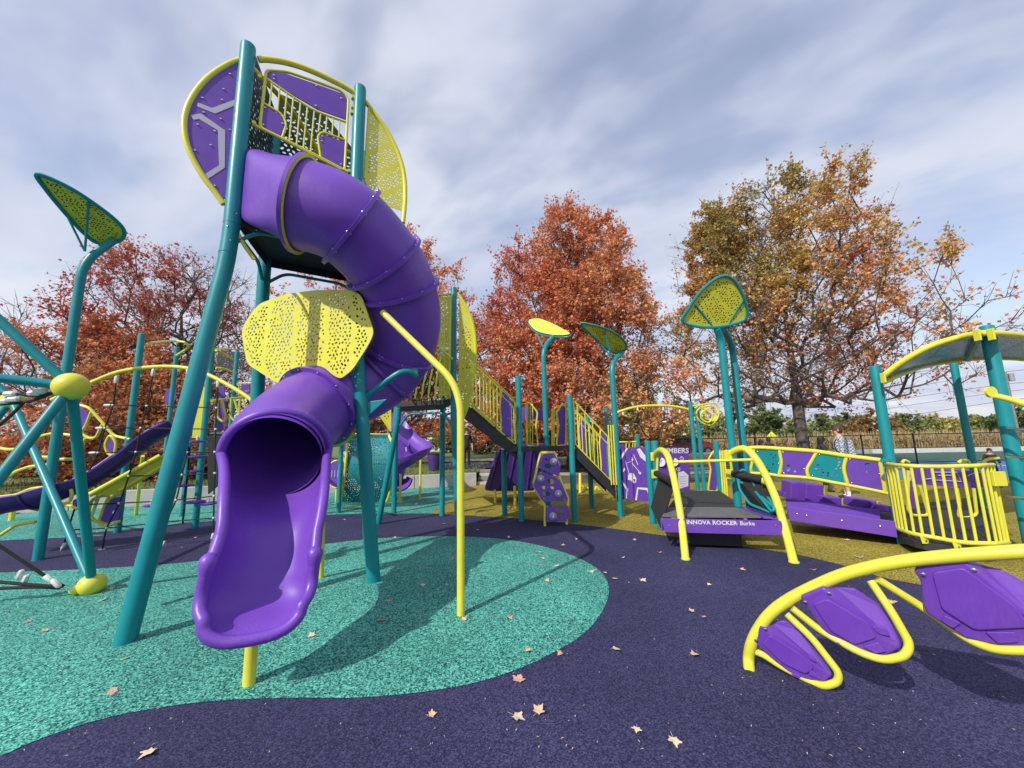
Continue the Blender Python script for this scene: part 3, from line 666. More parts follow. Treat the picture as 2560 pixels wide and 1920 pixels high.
# ================================================================ leaf shade posts
def shade(label, base, bend, neck, outline, zn, nrm, r, group, leaf_r=.022, seed=1, seam=None, struts=()):
    g = G(*base); t = thing('leaf_shade', label, 'shade', (g.x, g.y, 0), group)
    zb_ = HZ(g, bend[1]); top = P(neck[0], neck[1], zn)
    pts = rnd([Vector((g.x, g.y, -.02)), Vector((g.x, g.y, zb_)), top], .35, 7)
    po = pipe('post', pts, r, 'teal', t, 18)
    zc = HZ(g, seam) if seam else zb_*.86
    B().tube([(g.x, g.y, zc-.005), (g.x, g.y, zc+.005)], r*1.03, 18).build('joint_ring', 'teal', po)
    n = Vector(nrm).normalized()
    ol = cat([PL(*q, top, n) for q in outline], 5, True)
    B().tube(ol, leaf_r, 8, True).build('leaf_frame', 'teal', t)
    c = sum(ol, Vector())/len(ol); up = -n if n.z < 0 else n
    pl = [p+(c-p)*.01+up*.012 for p in ol]
    ph = random.Random(seed).uniform(0, 1)
    perforated('leaf_sheet', pl, n, .006, 'yellow', t, .045, .0175, .0115, .045, skip=lambda x, y: abs((x*.75+y+.12*math.sin(x*5+ph)) % .42-.2) < .035, seed=seed)
    panel('leaf_core', [p+(c-p)*.015+up*.03 for p in ol], .012, n, 'deck', t, 0)
    perforated('leaf_sheet', [p+(c-p)*.01+up*.048 for p in ol], n, .006, 'yellow', t, .05, .014, .009, .05, seed=seed+50)
    for (a, b) in struts:
        pa = Vector((g.x, g.y, HZ(g, a[1]))); pipe('strut', [pa, PL(*b, top, n)], .016, 'teal', t)
    return t
GRP = 'leaf shaped shades on bent posts'
shade('tall leaf shade on a bent teal post at the far left of the playground', (95, 1400), (212, 655), (285, 600), [(93, 436), (160, 462), (226, 502), (289, 550), (311, 580), (297, 603), (247, 608), (211, 584), (166, 536), (115, 474)], 6.55, (.28, -.42, -.86), .062, GRP, .03, 21, 700, (((232, 628), (166, 536)), ((234, 628), (222, 502))))
shade('leaf shade showing its sunlit yellow top above the stair landing', (1372, 1292), (1372, 870), (1383, 842), [(1322, 806), (1345, 800), (1380, 812), (1410, 828), (1426, 839), (1405, 843), (1370, 840), (1338, 829)], 8.7, (-.22, -.5, .84), .055, GRP, .02, 22, 925, (((1370, 868), (1340, 829)),))
shade('leaf shade tilted to the right beside the lower stair flight', (1552, 1292), (1530, 905), (1556, 880), [(1451, 810), (1480, 812), (1520, 824), (1550, 842), (1566, 862), (1560, 878), (1540, 884), (1512, 868), (1478, 838)], 8.55, (.1, -.62, -.78), .058, GRP, .022, 23, 960, (((1534, 892), (1512, 828)), ((1532, 892), (1490, 846))))
sh = shade('large leaf shade on twin teal posts beside the rocker platform', (1853, 1338), (1800, 850), (1792, 822), [(1706, 802), (1722, 770), (1758, 722), (1800, 692), (1830, 696), (1855, 732), (1868, 775), (1862, 798), (1835, 810), (1790, 818), (1740, 816)], 6.5, (-.05, -.88, -.48), .058, GRP, .026, 24, 905, (((1800, 842), (1738, 762)), ((1805, 842), (1858, 752))))
g2 = G(1880, 1322); zt2 = HZ(g2, 860)
B().tube(rnd([Vector((g2.x, g2.y, -.02)), Vector((g2.x, g2.y, zt2)), P(1808, 822, 6.56)], .3, 6), .056, 18).build('post', 'teal', sh)
# ================================================================ ball and strut rope climber at the left edge
rc_ = thing('ball_strut_climber', 'teal strut frame with yellow ball joints and black ropes at the left edge', 'climber', G(227, 1478))
hb = P(178, 966, 3.75); fb = G(227, 1482); fb.z = .09; h2 = P(30, 1000, 5.4)
def hub(p, r=.135, sq=1.0):
    o = B().ball(p, (r, r, r*sq), 28, 16).build('ball_joint', 'yellow', rc_); return o
hub(hb, .135); hub(h2, .12); b0_ = hub(fb, .125, .95)
B().ball(fb+Vector((-.09, -.06, -.03)), (.07, .07, .05), 16, 8).build('base_lobe', 'yellow', b0_)
zr = .043
for a, b in ((hb, P(-70, 738, 3.55)), (hb, P(-90, 935, 3.4)), (hb, P(-80, 1295, 3.1)), (fb, hb), (fb, h2), (h2, P(-120, 1180, 5.0)), (h2, P(-90, 880, 5.4))):
    d = (b-a).normalized(); pipe('strut', [a+d*.08, b], zr, 'teal', rc_, 16)
def rope(pts, parent, r=.012, n=6, name='rope'): return pipe(name, cat(pts, 5), r, 'rope', parent, n)
def clampat(p, d, parent, r=.02, l=.05): d = d.normalized(); return B().tube([p-d*l, p-d*l*.7, p+d*l*.7, p+d*l], [r*.5, r, r, r*.5], 8).build('rope_clamp', 'clamp', parent)
for px in ([(160, 1466), (110, 1438), (0, 1366), (-60, 1330)], [(155, 1467), (80, 1462), (-60, 1450)], [(150, 1470), (80, 1468), (-60, 1474)]):
    pt_ = [P(x, y, 4.15-i*.08) for i, (x, y) in enumerate(px)]; rope(pt_, rc_, .017)
for q, w in (((50, 1437), (60, 1418)), ((63, 1450), (75, 1424)), ((122, 1446), (114, 1440)), ((140, 1458), (136, 1454))):
    a, b = P(*q, 4.08), P(*w, 4.08); clampat(a, b-a, rc_, .026, .06)
for px in ([(150, 975), (100, 990), (40, 985), (-40, 985)], [(60, 1005), (20, 1045), (-40, 1090)], [(140, 978), (70, 1004), (-30, 1012)], [(45, 985), (10, 1000), (-30, 1030)]):
    rope([P(x, y, 3.7) for x, y in px], rc_, .015)
for q in ((25, 985), (85, 983), (100, 978), (35, 998), (8, 1003)): clampat(P(*q, 3.68), Vector((1, .1, .1*((q[0] % 3)-1))), rc_, .028, .055)
# ================================================================ arched rope net behind it
nt_ = thing('rope_net', 'black rope net hung from a yellow arch over the navy surface', 'net climber', G(330, 1400))
def NP(px, py):                       # upright-ish net plane
    k = (1405-py)/450; return P(px, py, 6.0+k*.55)
archp = cat([NP(*q) for q in ((130, 1000), (185, 975), (232, 955), (300, 929), (390, 917), (465, 920), (520, 937), (575, 965), (618, 992), (640, 1010))], 4)
pipe('arch', archp, .034, 'yellow', nt_, 12)
vr = [[(291, 945), (282, 1013), (262, 1070), (245, 1132), (217, 1190), (190, 1262), (170, 1325), (160, 1362)], [(384, 926), (367, 1015), (352, 1070), (340, 1130), (322, 1190), (298, 1258), (267, 1320), (256, 1375)], [(470, 925), (470, 1017), (472, 1072), (468, 1131), (455, 1187), (440, 1250), (415, 1305), (409, 1358)], [(546, 955), (541, 1020), (539, 1073), (537, 1130), (537, 1183), (535, 1240), (534, 1295), (533, 1335)]]
for v in vr:
    rope([NP(*q) for q in v], nt_, .012); a = NP(*v[0]); b = NP(*v[1]); clampat(a.lerp(b, .06), b-a, nt_, .028, .07)
    e = NP(*v[-1]); gx = Vector((e.x-.02, e.y-.02, 0.0)); clampat(e.lerp(gx, .15), gx-e, nt_, .02, .05)
    for k_ in range(4): B().tube([e.lerp(gx, .3+k_*.18), e.lerp(gx, .44+k_*.18)], .013, 6).build('chain_link', 'steel', nt_)
for j in range(1, 7):
    row = [v[j] for v in vr]; e0 = (row[0][0]-14, row[0][1]); rope([NP(*e0)]+[NP(*q) for q in row], nt_, .011); clampat(NP(*e0), Vector((1, 0, 0)), nt_, .02, .06)
    for q in row: B().ball(NP(*q), .021, 8, 6).build('knot', 'clamp', nt_)
# ================================================================ left play structure: posts, hoops and platforms
lp = thing('climbing_structure', 'teal post climbing structure with yellow hoops behind the rope net', 'play structure', G(420, 1330))
def lpost(base, top, r=.057): return pt(base[0], base[1], top, r, lp)[1]
p1 = lpost((293, 1332), 834); p2 = lpost((487, 1322), 842); p3 = lpost((400, 1262), 868); p4 = lpost((560, 1262), 878, .055); p5 = lpost((524, 1240), 952, .05)
lpost((160, 1240), 1070, .05); lpost((178, 1238), 1085, .05); lpost((455, 1290), 1105, .05); lpost((655, 1225), 980, .05)
def Q(px, py, ref, off=0.0):            # a pixel at the depth of a post
    zc = (Vector((ref.x, ref.y, 1.9))-CAM).dot(FW)+off; return P(px, py, zc)
pipe('hoop', cat([Q(375, 858, p1), Q(425, 853, p3, -.6), Q(462, 856, p3, -.3), Q(470, 868, p3, -.2), Q(455, 880, p3, -.1), Q(442, 888, p3)], 5), .03, 'yellow', lp)
pipe('hoop', cat([Q(540, 875, p2), Q(562, 886, p2, .5), Q(585, 900, p4)], 4), .028, 'yellow', lp)
pipe('hoop', [Q(540, 872, p2), Q(612, 874, p4, .2)], .018, 'yellow', lp)
pipe('hoop', cat([Q(540, 920, p2), Q(565, 924, p2, .4), Q(588, 932, p4)], 4), .028, 'yellow', lp)
pipe('hand_rail', [Q(530, 1002, p2), Q(612, 993, p4, -.3)], .03, 'yellow', lp)
for x0 in (545, 578, 600):
    pipe('loop_step', rnd([Q(x0, 997, p2, .3), Q(x0-2, 1040, p2, .3), Q(x0+5, 1050, p2, .3), Q(x0+16, 1056, p2, .3), Q(x0+20, 1040, p2, .3), Q(x0+8, 998, p2, .3)], .05), .02, 'yellow', lp)
vp0, vpn = vplane(p2, p4)
perforated('dark_screen', [Q(x, y, p4, .5) for x, y in ((542, 875), (612, 880), (612, 925), (545, 922))], (0, -1, 0), .006, 'deck', lp, .06, .02, .013, .02, seed=31)
panel('yellow_beam', [Q(x, y, p2, .4) for x, y in ((503, 918), (520, 918), (505, 1095), (482, 1095))], .05, (0, -1, 0), 'yellow', lp)
pipe('platform', [Q(475, 1085, p2, .5), Q(575, 1085, p2, .5)], .045, 'deck', lp, 6)
panel('under_panel', [Q(x, y, p2, 1.0) for x, y in ((520, 1090), (565, 1090), (560, 1200), (522, 1235))], .05, (0, -1, 0), 'deck', lp)
panel('purple_panel', [Q(x, y, p2, .9) for x, y in ((545, 970), (562, 965), (564, 1075), (543, 1078))], .02, (0, -1, 0), 'purple_panel', lp)
panel('purple_panel', [Q(x, y, p4, .6) for x, y in ((603, 962), (625, 960), (625, 985), (603, 988))], .02, (0, -1, 0), 'purple_panel', lp)
panel('purple_panel', [Q(x, y, p3, .8) for x, y in ((415, 975), (440, 965), (440, 1000), (412, 1010))], .02, (0, -1, 0), 'purple_panel', lp)
for x0, x1_, y in ((603, 600, 962), (700, 640, 1095)): pass
pipe('frame_rail', [Q(597, 958, p4, .6), Q(630, 957, p4, .6)], .016, 'yellow', lp); pipe('frame_rail', [Q(598, 958, p4, .6), Q(597, 1000, p4, .6)], .016, 'yellow', lp)
pipe('frame_rail', [Q(615, 978, p4, .5), Q(690, 972, p4, 1.5)], .016, 'yellow', lp)
for i in range(3): pipe('frame_rail', [Q(640+18*i, 974, p4, 1.2), Q(638+18*i, 1012, p4, 1.2)], .013, 'yellow', lp)
pipe('slide_leg', [Q(357, 1140, p1, .6), G(340, 1288)], .034, 'yellow', lp)
# disc climber
dc = thing('disc_climber', 'purple stepping discs on a chain pole beside the rope net', 'climber', G(465, 1318))
zd = 7.0
pole = [P(473, 1118, zd), P(470, 1180, zd), P(463, 1230, zd), P(457, 1310, zd-.1)]
pipe('chain_pole', cat(pole, 4), .016, 'rope', dc)
for x, y, w in ((486, 1142, 32), (487, 1178, 20), (458, 1214, 26), (487, 1255, 28), (520, 1259, 27), (387, 1180, 16), (378, 1264, 20), (493, 1104, 20)):
    c = P(x, y, zd); rr_ = w*zd/FPX/1.25
    B().tube([c+Vector((0, 0, -.022)), c+Vector((0, 0, -.006)), c+Vector((0, 0, .012)), c+Vector((0, 0, .02))], [rr_*.6, rr_, rr_, rr_*.86], 18).build('disc', 'purple_panel', dc)
    clampat(c+Vector((0, 0, .06)), Vector((0, 0, 1)), dc, .022, .045)
for k_ in range(9): B().tube([P(460-k_*.4, 1262+k_*5.5, zd-.05), P(460-k_*.4, 1266+k_*5.5, zd-.05)], .014, 6).build('chain_link', 'steel', dc)
# purple trough slide and yellow rail slide on the left
ts = thing('trough_slide', 'long dark purple trough slide running down to the left edge', 'slide', G(120, 1300))
tpth = cat([P(425, 1068, 7.0), P(380, 1092, 6.8), P(330, 1130, 6.6), P(280, 1165, 6.4), P(225, 1200, 6.2), P(160, 1228, 6.0), (P(90, 1250, 5.9)), P(40, 1258, 5.8), P(-40, 1275, 5.7)], 4)
tf = frames(tpth); tv = []; nn_ = 13
for i, p in enumerate(tpth):
    t = tf[i][0]; s_ = t.cross(Vector((0, 0, 1))).normalized(); u_ = s_.cross(t)
    for rr_ in (.25, .285):
        for k_ in range(nn_):
            a = math.pi*k_/(nn_-1); tv.append(p + s_*math.cos(a)*rr_ + u_*(.12-math.sin(a)*rr_*.85))
tfc = []
for i in range(len(tpth)-1):
    o = i*2*nn_; q = o+2*nn_
    for k_ in range(nn_-1): tfc += [(o+k_, o+k_+1, q+k_+1, q+k_), (o+nn_+k_+1, o+nn_+k_, q+nn_+k_, q+nn_+k_+1)]
    tfc += [(o, q, q+nn_, o+nn_), (o+nn_-1, o+2*nn_-1, q+2*nn_-1, q+nn_-1)]
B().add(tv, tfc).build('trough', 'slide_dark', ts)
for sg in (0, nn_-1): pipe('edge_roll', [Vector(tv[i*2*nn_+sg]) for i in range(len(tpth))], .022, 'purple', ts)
for i in (6, 16, 24):
    B().add(*sweep([tpth[i]-tf[i][0]*.03, tpth[i]+tf[i][0]*.03], .0, 4)) if False else None
    t = tf[i][0]; s_ = t.cross(Vector((0, 0, 1))).normalized(); u_ = s_.cross(t)
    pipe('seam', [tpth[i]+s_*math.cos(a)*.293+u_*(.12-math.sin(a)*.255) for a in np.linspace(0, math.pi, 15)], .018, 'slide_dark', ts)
g = G(28, 1302); pipe('support_post', [(g.x, g.y, 0), (g.x, g.y, HZ(g, 1262))], .05, 'yellow', ts)
ys = thing('rail_slide', 'bright yellow rail slide beside the purple trough', 'slide', G(240, 1290))
ra = [P(400, 1140, 6.6), P(222, 1238, 5.95)]
for o_ in (Vector((0, 0, 0)), Vector((.16, .3, .03))):
    pipe('rail', [ra[0]+o_, ra[1]+o_], .04, 'yellow', ys, 12)
panel('slide_bed', [ra[0], ra[1], ra[1]+Vector((.16, .3, -.03)), ra[0]+Vector((.16, .3, -.03))], .02, (0, 0, 1), 'yellow', ys)
pipe('support_post', [ra[1]+Vector((.05, .1, 0)), G(226, 1300)], .03, 'yellow', ys)
# hexagon climbing frames
def hexclimb(label, zc, loops, plates, base):
    t = thing('hexagon_climber', label, 'climber', G(*base), 'yellow hexagon climbers')
    for l, cl_ in loops: pipe('hexagon_tube', (rnd_closed if cl_ else rnd)([P(x, y, zc) for x, y in l], .08, 4), .024, 'yellow', t, 8, closed=cl_)
    for l in plates:
        pts = [P(x, y, zc) for x, y in l]; perforated('plate', rnd_closed(pts, .06, 3), FW, .014, 'purple_panel', t, .17, .05, .03, .03, seed=len(l)+int(zc*10))
    return t
hexclimb('yellow hexagon tube climber with purple plates behind the ball joint', 6.6, [([(195, 1012), (222, 1018), (255, 1055), (285, 1090), (325, 1098)], False), ([(228, 1030), (213, 1068), (203, 1080), (217, 1095), (240, 1096), (255, 1062)], False), ([(275, 1085), (262, 1112), (270, 1135), (286, 1140), (292, 1105)], True), ([(285, 1135), (298, 1150), (318, 1146)], False), ([(80, 1112), (95, 1092), (130, 1083), (165, 1086), (200, 1092)], False), ([(213, 1096), (205, 1118)], False)], [[(196, 1018), (222, 1030), (215, 1060), (204, 1074), (194, 1060)], [(276, 1092), (292, 1100), (290, 1120), (283, 1136), (266, 1124)]], (240, 1340))
hexclimb('low yellow hexagon frames lying along the purple trough slide', 5.9, [([(0, 1208), (40, 1178), (75, 1166), (120, 1162)], False), ([(0, 1242), (40, 1238), (75, 1222), (110, 1218)], False), ([(38, 1236), (55, 1266), (95, 1275)], False), ([(165, 1200), (182, 1232), (174, 1258), (140, 1262)], False), ([(145, 1262), (180, 1264), (195, 1272)], False), ([(0, 1120), (18, 1124), (38, 1123)], False), ([(90, 1142), (125, 1143)], False), ([(152, 1148), (182, 1148)], False), ([(0, 1338), (40, 1312), (90, 1305)], False)], [[(182, 1250), (196, 1245), (196, 1268), (184, 1268)]], (100, 1330))
hexclimb('yellow hexagon climber with a holed purple plate at the foot of a teal post', 6.3, [([(222, 1275), (230, 1248), (252, 1240), (275, 1238), (262, 1262), (246, 1310), (226, 1290)], True), ([(300, 1235), (285, 1240), (262, 1262), (246, 1310), (270, 1316), (298, 1303)], False), ([(282, 1195), (268, 1232), (252, 1240)], False)], [[(262, 1262), (285, 1244), (300, 1240), (300, 1298), (270, 1308), (250, 1300)]], (270, 1335))
# ================================================================ second tower with the net tunnel and stairs
e2 = G(1146, 1320); e3 = G(1105, 1290); e1 = G(945, 1310)
t2 = thing('stair_tower', 'teal and yellow tower with perforated panels at the head of the stairs', 'play tower', ((e1.x+e2.x)/2, (e1.y+e2.y)/2, 0))
ZE = 2.36
u2 = P(1134, 1000, (e2-CAM).dot(FW)+.12); u2 = Vector((u2.x, u2.y, 0))
def bent(base, up, zt, r=.058, zj=2.05):
    q = rnd([base+Vector((0, 0, -.02)), up+Vector((0, 0, zj)), up+Vector((0, 0, zt-.03))], .3, 6)+[up+Vector((0, 0, zt-.012)), up+Vector((0, 0, zt))]
    o = B().tube(q, [r]*(len(q)-2)+[r*.95, r*.7], 18).build('post', 'teal', t2)
    B().tube([up+Vector((0, 0, zj-.006)), up+Vector((0, 0, zj+.006))], r*1.04, 18).build('joint_ring', 'teal', o)
    for z in (zj+.1, zj+.22): bolt(o, up+Vector((0, -r, z)), (0, -1, 0), .009)
    return o
zt_ = HZ(u2, 718); bent(e2, u2, zt_)
u1 = P(996, 1000, (e1-CAM).dot(FW)+.1); u1 = Vector((u1.x, u1.y, 0)); bent(e1, u1, 2.30)
u3 = Vector((e3.x, e3.y, 0)); post(t2, (e3.x, e3.y), 4.5, .058)
u4 = u1+(u3-u2); post(t2, (u4.x, u4.y), 4.3, .058)
dkk = [v+Vector((0, 0, ZE)) for v in (u1, u2, u3, u4)]
panel('deck', dkk, .09, (0, 0, 1), 'deck', t2)
for a, b in ((u1, u2), (u2, u3)):
    d = (b-a).normalized(); pipe('deck_brace', rnd([a+d*.05+Vector((0, 0, ZE-.42)), a+d*.25+Vector((0, 0, ZE-.2)), b-d*.25+Vector((0, 0, ZE-.2)), b-d*.05+Vector((0, 0, ZE-.42))], .1), .022, 'teal', t2)
z20 = (u2-CAM).dot(FW)+.35
def E2(px, py, o=0): return P(px, py, z20+o)
def z4(l): return [(x/3.318+800, y/3.318+850) for x, y in l]
# yellow perforated wing to the right of the front post and panels to its left
wg = [E2(*q) for q in ((1148, 738), (1165, 770), (1180, 815), (1186, 860), (1184, 920), (1175, 985), (1160, 1035), (1146, 1060))]
perforated('wing_panel', cat(wg, 3), FW, .006, 'yellow', t2, .055, .02, .013, .05, skip=lambda x, y: abs((x*1.2+y) % .5-.25) < .035, seed=41)
pipe('wing_rim', cat([E2(*q) for q in ((1143, 732), (1167, 770), (1183, 815), (1189, 862), (1187, 922), (1177, 988), (1160, 1040), (1139, 1075))], 4), .028, 'yellow', t2)
perforated('side_panel', [E2(*q) for q in ((1098, 742), (1127, 742), (1124, 868), (1096, 868))], FW, .006, 'yellow', t2, .05, .018, .012, .03, seed=42)
perforated('side_panel', [E2(*q) for q in ((1095, 885), (1124, 880), (1122, 985), (1098, 985))], FW, .006, 'yellow', t2, .05, .018, .012, .03, seed=43)
for l in (((1092, 738), (1130, 735)), ((1092, 876), (1126, 876)), ((1096, 988), (1128, 986)), ((1126, 738), (1122, 988)), ((1112, 742), (1110, 985))): pipe('panel_rail', [E2(*q) for q in l], .022, 'yellow', t2)
pipe('hand_bar', [E2(1098, 870, -.2), E2(1131, 898, -.1)], .022, 'yellow', t2)
# net tunnel: yellow hoops under a skin of black rope
ntt = B(); hoops = []
for i in range(7):
    f = i/6; c = P(1010+f*92, 1008-f*6, z20+.1); hh = .15+.75*f; hoops.append([c+Vector((.05*math.sin(a), .55*math.cos(a), hh*math.sin(a))) for a in np.linspace(0, math.pi, 9)])
for h in hoops: pipe('tunnel_hoop', h, .018, 'yellow', t2, 8)
for k_ in range(9):
    for i in range(6):
        for s_ in (1, -1):
            j = k_+s_
            if 0 <= j < 9: ntt.tube([hoops[i][k_], hoops[i+1][j]], .011, 4)
nto = ntt.build('tunnel_net', 'rope', t2); nto['kind'] = 'stuff'
perforated('corner_panel', [P(x, y, z20-.1) for x, y in ((942, 1028), (978, 1000), (978, 1078))], FW, .006, 'yellow', t2, .055, .02, .013, .03, seed=44)
pipe('corner_rail', [P(942, 1026, z20-.1), P(978, 1078, z20-.1)], .02, 'yellow', t2)
# ================================================================ upper and lower stairs with railings, and the landing
q1 = G(1304, 1304); q2 = G(1437, 1305); q3 = G(1262, 1288); ZL = 1.42
ld = thing('stair_landing', 'black landing deck with teal posts and yellow gates between the two stair flights', 'platform', ((q1.x+q2.x)/2, q1.y+.4, 0))
post(ld, (q1.x, q1.y), HZ(q1, 940), .058); post(ld, (q2.x, q2.y), HZ(q2, 988), .058); post(ld, (q3.x, q3.y), 1.40, .058)
q4 = G(1480, 1272); post(ld, (q4.x, q4.y), HZ(q4, 1040), .058)
d_y = 1.15
lk = [Vector((q3.x+.05, q1.y-.02, ZL)), Vector((q2.x, q2.y-.02, ZL)), Vector((q2.x+.15, q2.y+d_y, ZL)), Vector((q3.x+.05, q1.y+d_y, ZL))]
panel('deck', lk, .1, (0, 0, 1), 'deck', ld)
def flight(label, a, b, w, nst, grp='stair flights'):
    """stringers and treads from a (top) to b (bottom); w is the sideways vector"""
    t = thing('stair_flight', label, 'stairs', (b.x, b.y, 0), grp); d = b-a
    for s_ in (Vector((0, 0, 0)), w):
        n_ = Vector((-d.z, 0, d.x)).normalized() if abs(d.x) > .01 else Vector((0, 0, 1))
        p = [a+s_+Vector((0, 0, .06)), b+s_+Vector((0, 0, .06)), b+s_+Vector((0, 0, -.20)), a+s_+Vector((0, 0, -.20))]
        panel('stringer', p, .03, d.cross(Vector((0, 0, 1))), 'deck', t)
    for i in range(nst):
        c = a.lerp(b, (i+.5)/nst)+w/2; B().box(c, (abs(d.x)/nst*1.05, abs(w.y)*.95, .03)).build('tread', 'deck', t, smooth=False)
    return t
def railing(t, a, b, h, nb, zoff=0.0, insert=None, r=.018, mid=.16):
    """sloping railing with balusters from a to b (bottom ends)"""
    U_ = Vector((0, 0, 1)); d = b-a
    rl = B().tube(rnd([a+U_*.05, a+U_*h, b+U_*h, b+U_*.05], .07, 4), r, 10).build('railing', 'yellow', t)
    B().tube([a+U_*.06, b+U_*.06], r, 10).build('bottom_rail', 'yellow', rl)
    B().tube([a+U_*(h-mid), b+U_*(h-mid)], r*.7, 8).build('upper_rail', 'yellow', rl)
    for i in range(1, nb):
        f = i/nb; p = a+d*f
        if insert and insert[0] < f < insert[1]: continue
        B().tube([p+U_*.06, p+U_*(h if i % 2 else h-mid)], r*.55, 6).build('baluster', 'yellow', rl)
    if insert:
        f0, f1 = insert; n_ = d.cross(U_).normalized(); p = lambda f, z: a+d*f+U_*z
        ol = [p(f0+.02, .1), p(f1-.02, .1), p(f1-.05, h*.45), p(f1-.02, h-.04), p(f0+.05, h-.04), p(f0-.0, h*.6)]
        po = panel('panel_insert', ol, .016, n_, 'purple_panel', rl)
        B().tube(rnd([p(f0-.01, .06), p(f0+.0, h*.3), p(f0-.02, h*.62), p(f0+.03, h)], .05), r*.85, 8).build('insert_rail', 'yellow', rl)
        for q in ol[::2]: bolt(po, q.lerp(sum(ol, Vector())/6, .2)-n_*.009*(1 if n_.y > 0 else -1), Vector((0, -1, 0)), .01)
    return rl
sa = Vector((u2.x+.1, u2.y+.05, ZE-.05)); sb = Vector((q1.x-.06, q1.y+.05, ZL-.0)); wv = Vector((.05, 1.0, 0))
f1_ = flight('upper black stair flight with yellow railings from tower to landing', sa, sb, wv, 5)
railing(f1_, sa+Vector((.1, 0, .02)), sb+Vector((-.02, 0, .02)), .98, 13, insert=(.70, .90))
railing(f1_, sa+wv+Vector((.1, 0, .02)), sb+wv+Vector((-.02, 0, .02)), .98, 13, insert=(.72, .92))
sa2 = Vector((q2.x+.08, q2.y+.05, ZL)); g5 = G(1545, 1292); sb2 = Vector((g5.x-.05, g5.y-.1, .58)); wv2 = Vector((.05, 1.0, 0))
f2_ = flight('lower black stair flight with crowded yellow railings beside the leaf shade post', sa2, sb2, wv2, 5)
railing(f2_, sa2+Vector((0, 0, .02)), sb2+Vector((-.02, 0, .02)), .95, 10, insert=(.68, .88))
railing(f2_, sa2+wv2+Vector((0, 0, .02)), sb2+wv2+Vector((-.02, 0, .02)), .95, 12, insert=(.3, .5))
for x in (1525, 1531, 1537):
    c = P(x, 1140, (g5-CAM).dot(FW)-.05*(x-1525)); pipe('gate_bar', [Vector((c.x, c.y, HZ(c, 1212))), Vector((c.x, c.y, HZ(c, 1062)))], .013, 'yellow', f2_)
# gates on the landing (hexagon waisted)
def gate(px, zc, purple, name='gate'):
    pts = [P(x, y, zc) for x, y in px]; o = B().tube(rnd_closed(pts, .06, 4), .018, 8, True).build(name, 'yellow', ld)
    return o, pts
zl = (q1-CAM).dot(FW)
z5 = lambda l: [(x/3.318+1100, y/3.318+850) for x, y in l]
for zz_ in (0, .35):
    g_, p_ = gate(z5([(712, 525), (745, 522), (810, 600), (795, 720), (815, 885), (720, 880)]), zl+.55+zz_, None)
    for x0, x1_ in ((728, 728), (748, 748), (768, 768)): B().tube([P(*z5([(x0, 530)])[0], zl+.55+zz_), P(*z5([(x1_, 880)])[0], zl+.55+zz_)], .01, 6).build('bar', 'yellow', g_)
g_, p_ = gate(z5([(1045, 528), (1005, 545), (965, 600), (982, 715), (965, 880), (1045, 875)]), zl+.3, True)
panel('panel_insert', [P(*q, zl+.3) for q in z5([(1040, 545), (1010, 560), (975, 605), (992, 715), (975, 865), (1035, 860)])], .016, FW, 'purple_panel', g_)
for x in (930, 945, 1068): pipe('gate_post', [P(*z5([(x, 570)])[0], zl+.35), P(*z5([(x, 885)])[0], zl+.35)], .016, 'yellow', ld)
panel('purple_beam', [P(*q, zl+1.5) for q in z5([(640, 560), (790, 565), (868, 580), (868, 680), (800, 655), (640, 672)])], .1, FW, 'purple', ld)
# purple climbing wall
cw = thing('climbing_wall', 'zigzag purple climbing wall with grey holds below the stair landing', 'climbing wall', G(1385, 1312))
zw = (G(1385, 1314)-CAM).dot(FW)
wp0 = G(1385, 1314); wn = Vector((-.04, -1, .12)).normalized()
def WP(px, py, o=0): return PL(px/3.318+1100, py/3.318+850, wp0+Vector((0, -.02, 0))+wn*o, wn)
fr_ = [(870, 1550), (872, 1380), (775, 1200), (835, 935), (955, 935), (990, 1140), (1065, 1320), (1050, 1530)]
for l in (fr_[:4], fr_[4:]): pipe('frame', rnd([WP(*q) for q in l], .06), .026, 'yellow', cw)
pipe('frame_bar', [WP(835, 935), WP(955, 935)], .03, 'yellow', cw)
for ol, holes_, holds in (([(840, 945), (950, 945), (1005, 1040), (985, 1130), (815, 1060), (822, 1000)], [((880, 990), 14, 10), ((890, 1045), 28, 20)], [(940, 1010)]),
                    ([(825, 1082), (975, 1150), (1010, 1190), (1062, 1320), (1050, 1335), (870, 1340), (850, 1330), (770, 1205)], [((920, 1172), 30, 22), ((865, 1225), 18, 14), ((932, 1225), 16, 12), ((885, 1275), 34, 20)], [(835, 1150), (982, 1275)]),
                    ([(878, 1375), (1070, 1372), (1065, 1500), (875, 1510)], [((995, 1415), 30, 24), ((1005, 1468), 14, 12)], [(937, 1462)])):
    ex = [[WP(c[0]+a_*math.cos(t)+b_*.35*math.sin(t), c[1]+b_*math.sin(t), .035) for t in np.linspace(0, 2*math.pi, 13)[:-1]] for c, a_, b_ in holes_]
    pn = perforated('wall_panel', rnd_closed([WP(*q, .035) for q in ol], .05, 3), wn, .022, 'purple_panel', cw, 9, .1, .1, extra=ex)
    c = sum((WP(*q, .035) for q in ol), Vector())/len(ol)
    for q in ol[::2]: bolt(pn, WP(*q, .035).lerp(c, .13)+wn*.013, wn, .01)
    for h in holds:
        c = WP(*h, .05); B().tube([c-wn*.01, c+wn*.02, c+wn*.05, c+wn*.06], [.075, .075, .05, .02], 9).build('hold', 'hold', pn)
        B().tube([c+wn*.05, c+wn*.07], .02, 8).build('hold_bolt', 'steel', pn)
